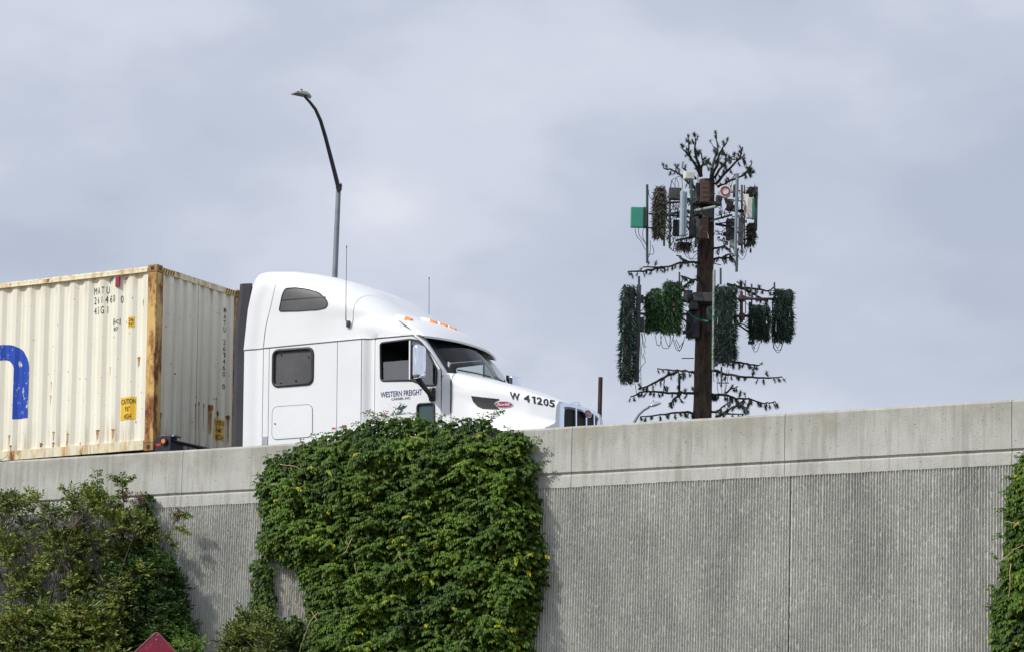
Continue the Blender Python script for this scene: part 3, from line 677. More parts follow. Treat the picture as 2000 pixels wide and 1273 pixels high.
# windshield
def XF(y, z): return 4.95+.29*(1-(abs(y)/.90)**2.0)-.667*(z-2.14)
def wsf(off): return lambda y, z: (XF(y, z)+off, y, z+off*.5)
WO_ = [(-.90, 2.08), (.90, 2.08), (.90, 2.80), (-.90, 2.80)]
WI_ = rpoly([(-.82, 2.165), (.82, 2.165), (.85, 2.75), (-.85, 2.75)], .12, 6)
g = skin(WO_, [], .08, wsf(0)).build('windshield', M['glass'], tr, smooth=True)
skin(WO_, [WI_], .05, wsf(.004)).build('black_border', M['black'], g, smooth=True)
skin([(-.86, 2.60), (.86, 2.60), (.86, 2.80), (-.86, 2.80)], [], .1, wsf(-.05)).build('inner_sunshade', M['interior'], tr, smooth=True)
m = MB(); m.box((XF(.80, 2.30)+.01, -.80, 2.30), (.012, .055, .075)); q = m.build('sticker', M['label'], g); q.matrix_basis = Matrix.Identity(4)
for sg in (-1, 1):
    Eo = [(4.50, 2.715), (4.655, 2.60), (4.795, 2.44), (4.98, 2.165), (4.985, 2.08)]; Ei = [2.80, 2.66, 2.50, 2.16, 2.08]; rows = []
    for (ex, ez), iz in zip(Eo, Ei):
        a = Vector((ex, sg*(WL(ex)+.004), ez)); b = Vector((XF(.895, iz)+.004, sg*.895, iz)); mid = (a+b)/2+Vector((.025, sg*.022, .01)); rows.append([a, a.lerp(mid, .5)+Vector((.01, sg*.012, .0)), mid, mid.lerp(b, .5)+Vector((.01, sg*.006, 0)), b])
    m = MB(); m.grid(rows); pl_ = m.build('windshield_pillar', M['white'], tr, smooth=True)
    m = MB(); m.grid([[(p[0]-.02, p[1]-sg*.02, p[2]-.01) for p in r] for r in rows]); m.build('pillar_trim', M['interior'], pl_, smooth=True)
for y0, y1 in ((-.75, -.12), (.05, .72)):          # wipers
    m = MB(); m.tube([(XF(y, z)+.03, y, z+.02) for y, z in ((y0, 2.20), (lerp(y0, y1, .5), 2.185), (y1, 2.175))], .011, 6); m.tube([(XF(y1, 2.12)+.03, y1-.12, 2.12), (XF(y0, 2.19)+.045, lerp(y0, y1, .4), 2.20)], .013, 6); m.build('wiper', M['black'], tr)
# seats, wheel, dashboard
for y in (-.6, .6):
    m = MB(); m.box((3.95, y, 1.45), (.5, .5, .2)); m.box((3.74, y, 1.9), (.14, .5, .8)); m.box((3.72, y, 2.36), (.1, .28, .2)); m.build('seat', M['seat'], tr, bevel=.05, smooth=True)
m = MB(); m.prism([(4.55, 1.2), (4.62, 2.02), (4.75, 2.10), (5.05, 2.08), (5.05, 1.2)], lambda a, b: (a, -1.05, b), lambda a, b: (a, 1.05, b)); m.build('dashboard', M['interior'], tr)
m = MB(); m.tube([(4.42+.05*math.sin(t), .6+.22*math.cos(t), 2.02+.21*math.sin(t)) for t in np.linspace(0, 2*math.pi, 28)[:-1]], .017, 6, closed=True); m.tube([(4.42, .4, 2.02), (4.42, .8, 2.02)], .015, 6); m.tube([(4.42, .6, 2.02), (4.62, .6, 1.9)], .03, 6); m.build('steering_wheel', M['dark'], tr, smooth=True)
# sun visor across the front of the roof
def vis(u, v, off=0):
    y = 1.06*v*(1+.06*u); b = 1-abs(v)**2.2
    xb = 4.26+.17*b; zb = roofz(min(4.5, xb), y*.94)+.004; xl = 4.69+.23*b; zl = 2.695+.015*b
    if abs(v) > .9: y = math.copysign(1.06*(.9+ (abs(v)-.9)*1.0)*(1+.06*u), v)
    return (lerp(xb, xl, u)-off*.3, y, lerp(zb, zl, u)+.055*math.sin(math.pi*min(1, u))*(0.5+.5*b)-off)
nv, nu = 61, 16
m = MB(); top = [[vis(i/nu, -1+2*j/(nv-1)) for j in range(nv)] for i in range(nu+1)]; und = [[vis(i/nu, -1+2*j/(nv-1), .028) for j in range(nv)] for i in range(nu+1)]
m.grid(top+und[::-1], wrap=False); vz = m.build('sun_visor', M['white'], tr, smooth=True, angle=math.radians(50))
for sg in (-1, 1):                               # cheek closing the visor against the cab side
    rows = []
    for i in range(13):
        u = i/12; a = Vector(vis(u, sg)); zb = float(np.interp(u, [0, .35, .7, 1], [2.95, 2.84, 2.71, 2.683])); rows.append([a, (a.x-.002, a.y+sg*.012, lerp(a.z, zb, .5)), (a.x-.01, sg*1.118, min(zb, a.z))])
    m = MB(); m.grid(rows); m.build('visor_cheek', M['white'], vz, smooth=True)
    m = MB(); m.tube([rows[k][2] for k in range(13)], .006, 5); m.build('cheek_seal', M['galvdark'], vz)
for mp in (lambda f: f, mir):
    skin([(4.25, 2.716), (4.25, 2.99), (4.33, 2.95), (4.47, 2.86), (4.62, 2.72), (4.60, 2.716)], [], .04, mp(lambda x, z: (x, -upy(x, z), z))).build('roof_header', M['white'], tr, smooth=True)
m = MB(); m.grid([[(XF(y, 2.79)-k*.17, y, 2.79+k*(.03+.06*(1-(y/.9)**2))) for y in np.linspace(-.9, .9, 25)] for k in (0, 1)]); m.build('windshield_header', M['black'], tr, smooth=True)
for y in (-.90, -.30, 0, .30, .90):               # amber cab lamps
    b = 1-abs(y/1.06)**2.2; x = 4.20+.14*b; z = roofz(x, y)-.0
    sl = -.42
    hs = MB(); rows = []
    for i in range(9):
        t = i/8; r = .036*math.sin(math.pi*min(1, t*.62+.02))**.7+.002; cx = x-.18+.28*t; cz = z+.11-.0+sl*(cx-x)-.11+.028
        rows.append([(cx, y+1.15*r*math.cos(a), cz+1.0*r*math.sin(a)-.012) for a in np.linspace(0, 2*math.pi, 15)[:-1]])
    k = 5; hs.grid(rows[:k+1], wrap=True); o_ = hs.build('cab_lamp', M['white'], tr, smooth=True)
    q = MB(); q.grid(rows[k:], wrap=True); q.f.append(tuple((len(rows)-k-1)*14+i for i in range(14))); q.build('lens', M['amber'], o_, smooth=True)
# antennas
for sg, xa, zt in ((-1, 3.41, 4.13), (1, 3.44, 4.10)):
    m = MB(); m.box((xa, sg*(upy(xa, 2.97)+.02), 2.97), (.055, .05, .10)); a = m.build('antenna_base', M['galvdark'], tr, bevel=.015, smooth=True)
    m = MB(); m.tube([(xa, sg*1.24, 3.0), (xa, sg*1.245, 3.35), (xa, sg*1.24, zt)], [.008, .0045, .004], 6); m.tube([(xa, sg*1.24, zt-.02), (xa, sg*1.24, zt+.01)], .008, 6); m.build('antenna', M['black'], a)
# hood
YC = [(4.9, 1.10), (5.1, 1.08), (5.45, 1.02), (5.86, .95), (6.31, .84), (6.66, .70)]
ZC = [(4.9, 2.135), (5.1, 2.105), (5.45, 2.00), (5.86, 1.87), (6.31, 1.745), (6.66, 1.64)]
def cat(pts, n):
    pts = [pts[0]]+pts+[pts[-1]]; out = []
    for i in range(1, len(pts)-2):
        p0, p1, p2, p3 = (A(pts[i+k]) for k in (-1, 0, 1, 2))
        for k in range(n):
            t = k/n; out.append(tuple(.5*((2*p1)+(-p0+p2)*t+(2*p0-5*p1+4*p2-p3)*t*t+(-p0+3*p1-3*p2+p3)*t**3)))
    out.append(tuple(pts[-1])); return out
def hsec(x):
    yc, zc = tab(YC, x), tab(ZC, x); f = sst(5.2, 6.0, x)*(1-.35*sst(6.3, 6.8, x)); s = lerp(1.13, yc+.09, sst(5.13, 5.9, x))
    k = 1-.85*sst(5.9, 6.66, x); return [(0, zc+.10*k), (.45*yc, zc+.092*k), (.80*yc, zc+.058*k), (.93*yc, zc+.03*k), (yc, zc-.015), (lerp(yc+.03, s, .6), zc-.09), (s, zc-.22), (lerp(s, s+.03, f), zc-.34+.02*f), (lerp(1.14, s+.12, f), lerp(zc-.6, 1.33, f)), (lerp(1.15, 1.20, f), lerp(1.2, 1.12, f)), (1.17, .75)]
HN = 6
def hoodgrid(x0, x1, n, name):
    rows = []
    for i in range(n+1):
        x = lerp(x0, x1, i/n); s = cat(hsec(x), HN); rows.append([(x, -y, z) for y, z in s[::-1]]+[(x, y, z) for y, z in s[1:]])
    m = MB(); m.grid(rows); m.f.append(tuple((len(rows)-1)*len(rows[0])+i for i in range(len(rows[0])))); return m.build(name, M['white'], tr, smooth=True, angle=math.radians(60)), rows
hoodgrid(5.14, 6.655, 34, 'hood'); 
def cowl():
    rows = []
    for x in (4.975, 5.05, 5.13):
        s = cat(hsec(x), HN)[3*HN:]; s = [(y, min(z, 2.13)) for y, z in s]; rows.append([(x, -y, z) for y, z in s])
    m = MB(); m.grid(rows); m.grid([[(p[0], -p[1], p[2]) for p in r] for r in rows]); m.build('cowl_panel', M['white'], tr, smooth=True)
    m = MB(); m.grid([[(x, y, tab(ZC, x)+.04+.05*(1-abs(y)/1.1)) for y in np.linspace(-1.0, 1.0, 21)] for x in (5.0, 5.14)]); m.build('cowl_top', M['black'], tr)
cowl()
def hoodpt(x, v, off=0):                        # v runs down the near side in section parameter
    s = cat(hsec(x), HN); i = min(len(s)-2, int(v*HN)); t = v*HN-i; y = lerp(s[i][0], s[i+1][0], t); z = lerp(s[i][1], s[i+1][1], t); return y, z
def hoodz(off):                                 # near-side surface point at x, z
    def f(x, z):
        s = cat(hsec(x), 10)
        for a, b in zip(s[:-1], s[1:]):
            if a[1] >= z >= b[1] and a[1] > b[1]:
                t = (a[1]-z)/(a[1]-b[1]); y = lerp(a[0], b[0], t); dy, dz = b[0]-a[0], b[1]-a[1]; l = math.hypot(dy, dz); return (x, -(y+off*(-dz/l)), z+off*(dy/l))
        return (x, -s[0][0], z)
    return f
strip('panel_gap', [(5.125, 1.0), (5.125, 2.02)], .012, near(.004), 'dark')
def hpx(x, y):                                  # measured pixel -> x,z on the hood side (iterate on depth)
    yl = -1.
    for _ in range(8):
        a, b = side(x, y, yl); q = hoodz(0)(a, b); yl = q[1]
    return a, b
VT = [hpx(*q) for q in ((921, 773.5), (925, 783), (933, 792), (943, 796.5), (958, 797.5), (976, 798.5), (968, 793), (965, 788), (967, 783), (975, 779.5))]
sv = skin(VT, [], .03, hoodz(.004)).build('side_vent', M['mesh'], tr, smooth=True)
m = MB(); m.tube([hoodz(.006)(*p) for p in VT], .008, 6, closed=True); m.build('vent_rim', M['galvdark'], sv, smooth=True)
ec = hpx(984, 789.5)
ov = lambda rx, rz: [(ec[0]+rx*math.cos(t), ec[1]+rz*math.sin(t)-.05*rx*math.cos(t)) for t in np.linspace(0, 2*math.pi, 29)[:-1]]
eb = skin(ov(.135, .052), [], .02, hoodz(.008)).build('maker_badge', M['chrome'], tr, smooth=True)
skin(ov(.118, .041), [], .02, hoodz(.013)).build('red_oval', M['emblem'], eb, smooth=True)
lettering('lettering', 'Peterbilt', (ec[0]-.092, ec[0]+.088, ec[1]-.023, ec[1]+.023), hoodz(.017), M['label'], eb, cuts=[ec[0]+k*.02 for k in range(-5, 6)], shear=.3)
# fleet number on the hood top edge
def hl(off):
    """u along x, w across the shoulder: section parameter from the side up"""
    def f(u, w):
        x = u; v = w; s = cat(hsec(x), 10); k = v*10; i = max(0, min(len(s)-2, int(k))); t = k-i; y = lerp(s[i][0], s[i+1][0], t); z = lerp(s[i][1], s[i+1][1], t)
        dy, dz = s[i+1][0]-s[i][0], s[i+1][1]-s[i][1]; l = math.hypot(dy, dz); return (x, -(y+off*(-dz/l)), z+off*dy/l)
    return f
def hfn(off, x0, z0, sl, h):                     # lettering sits on the near slope, parallel to the hood edge
    base = hoodz(off)
    return lambda x, z: base(x, z)
na, nb = hpx(994, 777), hpx(1080, 793.5)
sl = (nb[1]-na[1])/(nb[0]-na[0])
nh = .105
fnh = hoodz(.007)
hb = lambda x, z: fnh(x, z-.008+sl*(x-na[0]))
for s_, c0, c1 in (('W', 994, 1013.5), ('4', 1021, 1033), ('1', 1036.5, 1043.5), ('2', 1046, 1057), ('0', 1059, 1069), ('5', 1070, 1081)):
    xa = hpx(c0, 777+(c0-994)*.19)[0]; xb = hpx(c1, 777+(c1-994)*.19)[0]
    lettering('fleet_number', s_, (xa+.025, xb+.025, na[1]-.0, na[1]+nh), hb, M['black'], tr, cuts=[xa+k*.03 for k in range(-1, 8)], shear=-.30, zc=6, bold=.03)
# grille: polished surround, four mesh openings, bars, badge
def gx(y): return 6.765-.10*(abs(y)/.7)**2
OUT = cat([(-.68, .75), (-.678, 1.2), (-.67, 1.52), (-.63, 1.615), (-.42, 1.648), (0, 1.645), (.42, 1.648), (.63, 1.615), (.67, 1.52), (.678, 1.2), (.68, .75)], 5)
INN = cat([(-.555, .85), (-.553, 1.2), (-.545, 1.49), (-.505, 1.54), (-.32, 1.558), (0, 1.562), (.32, 1.558), (.505, 1.54), (.545, 1.49), (.553, 1.2), (.555, .85)], 5)
m = MB(); rows = []
def ml(a, b, t, x): return [(gx(p[0])+x, lerp(p[0], q[0], t), lerp(p[1], q[1], t)) for p, q in zip(a, b)]
rows = [ml(OUT, INN, 0, -.035), ml(OUT, INN, .08, -.012), ml(OUT, INN, .25, 0), ml(OUT, INN, .8, .012), ml(OUT, INN, 1, 0), ml(OUT, INN, 1.02, -.05)]
m.grid(rows); gs = m.build('grille_surround', M['chromeband'], tr, smooth=True, angle=math.radians(70))
m = MB(); m.grid([[(gx(y)-.035, y, z) for y in np.linspace(-.61, .61, 15)] for z in (.8, 1.62)]); gm = m.build('grille_mesh', M['mesh'], tr, smooth=True)
for y in (-.34, 0, .34, -.0):
    pass
for y in (-.30, 0, .30):
    m = MB(); m.box((gx(y)-.012, y, 1.22), (.03, .035, .80)); m.build('grille_bar', M['chromeband'], tr, bevel=.006)
bo = [(.105*math.cos(t), .05*math.sin(t)) for t in np.linspace(0, 2*math.pi, 25)[:-1]]
m = MB(); m.prism([(a*1.1, b*1.15) for a, b in bo], lambda a, b: (gx(a)+.03, a, b+1.548), lambda a, b: (gx(a), a, b+1.548)); b1 = m.build('grille_badge', M['chrome'], tr)
m = MB(); m.prism(bo, lambda a, b: (gx(a)+.034, a, b+1.548), lambda a, b: (gx(a)+.02, a, b+1.548)); m.build('red_oval', M['emblem'], b1)
lettering('lettering', 'Peterbilt', (-.08, .08, 1.528, 1.568), lambda a, b: (gx(a)+.037, a, b), M['label'], b1, shear=.3)
m = MB(); oz = tab(ZC, 6.62)+.035; rows = []
for x, h, w_ in ((6.44, .0, .012), (6.50, .035, .03), (6.57, .062, .045), (6.64, .055, .05), (6.66, .0, .03)): rows.append([(x, w_*math.cos(t), oz-.01+max(0, math.sin(t))*h) for t in np.linspace(0, math.pi, 9)])
m.grid(rows); m.build('hood_ornament', M['chrome'], tr, smooth=True)
m = MB(); m.box((6.86, 0, .55), (.22, 2.3, .40)); m.build('bumper', M['chromeband'], tr, bevel=.05, smooth=True)
for sg in (-1, 1):
    m = MB(); m.box((6.68, sg*.98, .98), (.14, .26, .22)); m.build('headlight', M['tint'], tr, bevel=.04, smooth=True)
# mirrors
for sg in (-1, 1):
    base = (4.80, sg*1.50, 2.235); m = MB(); m.box(base, (.15, .235, .50)); mo = m.build('side_mirror', M['chrome'], tr, bevel=.055, seg=5, smooth=True, angle=math.radians(80))
    m = MB(); m.box((4.722, sg*1.50, 2.235), (.006, .19, .44)); m.build('mirror_glass', M['lens'], mo)
    m = MB(); m.box((4.735, sg*1.50, 2.235), (.03, .242, .505)); m.build('mirror_rim', M['black'], mo, bevel=.012)
    m = MB(); m.tube([(4.79, sg*1.50, 2.0), (4.80, sg*1.46, 1.95), (4.815, sg*1.36, 1.88), (4.83, sg*1.25, 1.82), (4.835, sg*1.19, 1.78)], [.05, .046, .036, .036, .05], 10); m.build('mirror_arm', M['black'], mo, smooth=True)
    m = MB(); m.box((4.835, sg*1.165, 1.81), (.10, .06, .20)); m.build('mirror_bracket', M['black'], mo, bevel=.02, smooth=True)
# door lettering
dn = near(.006)
a0 = side(744, 776, -1.15); a1 = side(825, 770, -1.15); b0 = side(744, 765, -1.15)
sld = (a1[1]-a0[1])/(a1[0]-a0[0]); dfn = lambda x, z: dn(x, z+sld*(x-a0[0]))
lettering('lettering', 'WESTERN FREIGHT', (a0[0], a1[0], a0[1], b0[1]), dfn, M['navy'], tr)
c0, c1 = side(765, 778, -1.15)[0], side(803, 778, -1.15)[0]; lettering('lettering', 'CARRIER, INC.', (c0, c1, a0[1]-.058, a0[1]-.018), dfn, M['navy'], tr)
lettering('lettering', 'LOS ANGELES, CA', (side(762, 800, -1.15)[0], side(803, 800, -1.15)[0], a0[1]-.275, a0[1]-.243), dfn, M['navy'], tr)
bx = side(783, 795, -1.15); m = MB(); bp = [(-.10, -.015), (-.03, -.02), (.02, -.035), (.05, -.02), (.12, .03), (.04, .012), (-.01, .01), (.02, .06), (-.02, .035), (-.05, .005)]
m.add([dfn(bx[0]+x, a0[1]-.17+z) for x, z in bp], [tuple(range(len(bp)))]); m.build('bird_logo', M['navy'], tr)
for (px, py), w_, h_, kk in (((741, 808), .10, .10, 'redlabel'), ((668, 829), .075, .10, 'redlabel'), ((648, 834), .07, .08, 'redlabel')):
    x_, z_ = side(px, py, -1.2); fn_ = near(.006)
    m = MB(); m.add([fn_(x_, z_), fn_(x_+w_, z_), fn_(x_+w_, z_-h_), fn_(x_, z_-h_)], [(0, 1, 2, 3)]); q = m.build('warning_label', M['label'], tr)
    f2 = near(.008); m = MB(); m.add([f2(x_+.004, z_-.004), f2(x_+w_-.004, z_-.004), f2(x_+w_-.004, z_-h_*.35), f2(x_+.004, z_-h_*.35)], [(0, 1, 2, 3)]); m.build('red_band', M['redlabel'], q)
# chassis and wheels
m = MB()
for sg in (-1, 1): m.box((2.9, sg*.42, .82), (7.6, .09, .28))
m.build('frame_rail', M['steel'], tr)
m = MB(); m.prism([(-.85, -.5), (.85, -.5), (.85, .2), (0, .55), (-.85, .2)], lambda a, b: (a*.6, b, 1.04), lambda a, b: (a*.6, b, 1.12)); m.build('fifth_wheel', M['steel'], tr)
for x, ys in ((6.1, (-1.02, 1.02)), (.55, (-.95, .95)), (-.8, (-.95, .95))):
    for y in ys: wheel(tr, x, y, .5, .30 if x > 3 else .6)
for sg in (-1, 1): lathe([(.0, -.9), (.30, -.9), (.31, -.88), (.31, .88), (.30, .9), (.0, .9)], 'x', (3.2, sg*.85, .62), 28).build('fuel_tank', M['chromeband'], tr, smooth=True)
# ---------------------------------------------------------------- lamps and pole beyond the road
def lin(pts): return [Vector(P(*p)) for p in pts]
tp_ = P(661, 372, 62); sc1 = 62/F
lb = empty('street_lamp', (tp_[0], tp_[1], 3.0)); tag(lb, 'tall grey street lamp with flat head on a bent arm, rising behind the truck cab', 'street lamp')
def rel(p, o): return tuple(Vector(p)-Vector(o))
b0_ = (tp_[0], tp_[1], 3.0)
m = MB(); m.tube([(0, 0, 0), (0, 0, 2.6), (0, 0, tp_[2]-3.0)], [.105, .085, .055], 16); m.build('pole', M['galv'], lb, smooth=True)
ap = [(662.5, 374, 61.95), (656, 347, 61.8), (646, 308, 61.5), (635, 266, 61.1), (626, 236, 60.8), (616, 214, 60.55), (606, 201, 60.35), (596, 190, 60.2)]
m = MB(); m.tube([rel(P(*p), b0_) for p in ap], [.052, .05, .047, .043, .04, .036, .032, .03], 12); m.build('arm', M['galvdark'], lb, smooth=True)
m = MB(); c_ = rel(P(662, 366, 62), b0_); m.box((c_[0], c_[1]-.02, c_[2]), (.13, .16, .11)); m.build('clamp', M['galvdark'], lb, bevel=.015)
for dz_, dx_ in ((.05, .05), (-.055, 0.0)):
    m = MB(); m.tube([(c_[0]+dx_, c_[1]-.13, c_[2]+dz_), (c_[0]+dx_, c_[1]+.1, c_[2]+dz_)], .018, 6); m.build('bolt', M['rust'], lb)
hc = Vector(rel(P(587, 184, 60.1), b0_)); d_ = Vector((-.78, -.60, .0)).normalized(); s_ = Vector((.60, -.78, 0)); n_ = Vector((0, 0, 1)); R_ = Matrix((d_, s_, n_)).transposed()
m = MB(); m.box(hc, (.36, .24, .055), R_); m.box(hc+n_*.045-d_*.05, (.2, .16, .04), R_); hd = m.build('lamp_head', M['headgrey'], lb, bevel=.015)
m = MB(); m.box(hc-n_*.030+d_*.02, (.28, .18, .008), R_); m.build('lens', M['lens'], hd)
m = MB(); m.tube([hc+n_*.05-d_*.02, hc+n_*.11-d_*.02], .022, 8); m.build('light_sensor', M['galvdark'], hd)
m = MB(); m.tube([hc-d_*.15-n_*.0, hc-d_*.26-n_*.02], .042, 8); m.build('socket', M['headgrey'], hd, smooth=True)
# far cobra-head lamp
q = P(1234, 870, 72); o_ = (q[0], q[1], 3.0)
l2_ = empty('street_lamp', o_); tag(l2_, 'small far street lamp with rounded silver head just above the parapet beside the fake pine', 'street lamp')
m = MB(); m.tube([(0, 0, 0), rel(P(1234, 870, 72), o_)], [.1, .06], 12); m.build('pole', M['galv'], l2_, smooth=True)
m = MB(); m.tube([rel(P(*p), o_) for p in ((1234, 870, 72), (1235.5, 840, 72), (1239, 823, 72), (1247, 809, 72), (1257, 800, 72), (1268, 794, 72))], [.055, .045, .04, .037, .034, .03], 10); m.build('arm', M['galv'], l2_, smooth=True)
c0 = Vector(rel(P(1278, 790, 72), o_)); ax = (Vector(P(1290, 787, 72))-Vector(P(1266, 793, 72))).normalized()
m = MB(); rows = []
for t, rw, rh in ((-1, .01, .01), (-.85, .05, .035), (-.4, .09, .07), (.1, .12, .085), (.6, .11, .06), (.9, .06, .03), (1, .01, .005)): rows.append([c0+ax*(t*.19)+Vector((0, math.cos(a)*rw, math.sin(a)*rh*(1 if math.sin(a) > 0 else .55))) for a in np.linspace(0, 2*math.pi, 17)[:-1]])
m.grid(rows, wrap=True); hd = m.build('lamp_head', M['chrome'], l2_, smooth=True)
m = MB(); m.tube([c0+Vector((-.03, 0, .06)), c0+Vector((-.03, 0, .12))], .022, 8); m.build('light_sensor', M['headgrey'], hd)
pp = P(1173, 736, 120); m = MB(); m.tube([(0, 0, 0)]+[(random.uniform(-.004, .004), 0, pp[2]*k/12) for k in range(1, 12)]+[(0, 0, pp[2])], .095, 12)
po = m.build('wooden_pole', M['wood'], None, smooth=True); po.location = (pp[0], pp[1], 0); tag(po, 'thin dark brown wooden pole standing just right of the truck hood', 'pole')
# ---------------------------------------------------------------- cell tower dressed as a pine
TY = 85.; K = TY/F
tb_ = P(1374, 700, TY); tw = empty('cell_tower', (tb_[0], tb_[1], 0)); tag(tw, 'cell tower disguised as a bare pine with antennas in needle sleeves', 'cell tower')
def T(x, y, dy=0.): p = P(x, y, TY+dy); return (p[0]-tb_[0], p[1]-tb_[1], p[2])
def T3(x, y, dy=0.): return Vector(T(x, y, dy))
ztop = T(1381, 352)[2]
m = MB(); rows = []
for i in range(60):
    z = ztop*i/59; r = lerp(.36, .235, z/ztop); rows.append([(r*math.cos(a)*(1+.05*mn.noise(Vector((math.cos(a)*3, math.sin(a)*3, z*2)))), r*math.sin(a), z) for a in np.linspace(0, 2*math.pi, 25)[:-1]])
m.grid(rows, wrap=True); m.f.append(tuple(59*24+i for i in range(24))); m.build('trunk', M['bark'], tw, smooth=True)
def needles(base, dirs, ln, wd):
    n = len(base); base = A(base); dirs = A(dirs); dirs /= np.linalg.norm(dirs, axis=1)[:, None]+1e-9
    sd = np.cross(dirs, rng.normal(0, 1, (n, 3))); sd /= np.linalg.norm(sd, axis=1)[:, None]+1e-9
    ln = np.broadcast_to(ln, n)[:, None]; wd = np.broadcast_to(wd, n)[:, None]
    v = np.stack([base-sd*wd/2, base+sd*wd/2, base+dirs*ln], 1).reshape(-1, 3); f = np.arange(n*3).reshape(-1, 3); return v, f
BR = [[(1368.6, 345), (1359.5, 325), (1348, 307), (1345.8, 295.6), (1344.6, 272.8)], [(1348, 307), (1341, 299), (1333, 291)], [(1369.7, 345), (1363, 316), (1357, 300), (1358, 270.5)],
      [(1368.6, 340), (1373, 313.8), (1368.6, 297.8)], [(1371, 325), (1378, 320), (1381, 325)], [(1386.8, 354), (1393.6, 318), (1400.5, 295.6), (1399.3, 264.8)], [(1400, 297), (1391, 283)], [(1390, 348), (1400.5, 323), (1405, 300), (1419.8, 278.5)], [(1405, 300), (1416, 303), (1421, 311)],
      [(1389, 355), (1405, 332), (1418.7, 316), (1430, 307)], [(1418, 316), (1428, 310), (1436, 312)], [(1398, 360), (1418.7, 336.6), (1441.5, 313.8), (1450.6, 287.6)], [(1441, 314), (1451, 306), (1452, 318)], [(1400, 366), (1411.8, 361.6), (1430, 352.5), (1452.8, 343.4), (1467.7, 321.8)],
      [(1455, 340), (1466, 333), (1469, 340)], [(1365, 372), (1343.5, 357), (1327.6, 341), (1311.6, 332), (1295.7, 328.6)], [(1319, 336), (1320.5, 326)], [(1360, 350), (1341, 336.6), (1331.7, 327.4)],
      [(1366, 513), (1357, 513), (1327.6, 514), (1298, 522), (1255.8, 522)], [(1298, 522), (1275, 526), (1252, 531), (1226, 531)], [(1345, 513), (1335, 506), (1321, 499)], [(1375, 509.7), (1398, 506), (1412, 504), (1434.6, 507)], [(1412, 504), (1420, 498), (1430, 495)], [(1390, 487), (1412, 482), (1428, 487)], [(1412, 482), (1417, 476)],
      [(1372, 550), (1365, 548.7), (1351, 547), (1330, 539)], [(1351, 548.7), (1342, 555), (1333.5, 560.5)], [(1366, 656), (1357, 656), (1341, 657)],
      [(1420, 556), (1432.8, 558), (1454.8, 562.8), (1480, 564.4), (1500.4, 569), (1511.4, 561)], [(1432.8, 556.6), (1454.8, 566), (1480, 578.6), (1500, 589.6)], [(1440.7, 550), (1455.6, 556.6)],
      [(1366, 740), (1354, 726), (1324, 723), (1284, 719)], [(1324, 725), (1297, 736), (1268, 752), (1247, 760)], [(1366, 767), (1353, 767), (1322, 767), (1287, 765), (1255, 764), (1232, 773.6)], [(1330, 770), (1318, 778), (1306, 788)], [(1326.4, 768), (1327, 731), (1338, 729)], [(1297, 738), (1296, 762)],
      [(1390, 700), (1433, 706), (1460, 709), (1483, 713)], [(1460, 712), (1476, 720)], [(1390, 722), (1412, 728), (1444, 733), (1492, 739), (1527, 735)], [(1385, 768), (1393, 769.6), (1420, 771), (1436, 777.6), (1463, 778), (1492, 787), (1514, 783)],
      [(1418, 766), (1428, 759), (1441, 754)], [(1396, 805), (1412, 793), (1428, 781)], [(1365, 808), (1351, 805.6), (1335, 804), (1300, 807), (1250, 813)], [(1386, 803), (1412, 806), (1452, 808)], [(1404, 812), (1430, 795), (1463, 776)], [(1436, 778), (1448, 790), (1460, 797)], [(1463, 778), (1458, 800)]]
HEAVY = {39: 1.5, 40: 2.2, 44: 2.0, 45: 2.2, 46: 2.2, 43: 1.6, 12: 1.6, 14: 2., 2: 1.5, 38: 1.2, 47: 2, 48: 2}
for bi, br in enumerate(BR):
    dyt = random.uniform(-1.2, .8); n = len(br); dv = [dyt*(i/(n-1)) - .1 for i in range(n)]
    pts = [T3(x, y, d) for (x, y), d in zip(br, dv)]; r_ = 3.1*K if n > 2 else 1.7*K; r_ *= 1.0 if n > 3 else .8
    fine = []
    for a, b in zip(pts[:-1], pts[1:]):
        for k in range(4): fine.append(a.lerp(b, k/4)+Vector((random.gauss(0, .010), 0, random.gauss(0, .012))))
    fine.append(pts[-1]); m = MB(); m.tube(fine, [r_*(1-.62*i/len(fine)) for i in range(len(fine))], 6)
    nb = []; nd = []; hv = HEAVY.get(bi, 1.0); run = 0
    for i in range(2, len(fine)):
        run += (fine[i]-fine[i-1]).length
        if run > .095/hv:
            run = 0; low = br[0][1] > 400; dz = -1 if (low and random.random() < .8) else random.choice((-1, 1, 1))
            d = Vector((random.uniform(-.6, .6), random.uniform(-.5, .5), dz*random.uniform(.5, 1))).normalized(); ln = random.uniform(.06, .17)
            e = fine[i]+d*ln; m.tube([fine[i], e], [.013, .007], 5)
            for _ in range(int(random.choice((30, 70, 95))*min(1.8, hv))):
                t = random.uniform(.25, 1.15); nb.append(fine[i]+d*ln*t); nd.append(d*1.2+Vector((random.gauss(0, .7), random.gauss(0, .7), random.gauss(0, .7)-.15)))
    bo_ = m.build('branch', M['branch'], tw)
    if nb:
        v, f = needles(nb, nd, rng.uniform(.06, .14, len(nb)), .013); npmesh('needle_tuft', v, f, M['needle'], bo_, np.repeat(rng.random(len(nb))*.9, 3))
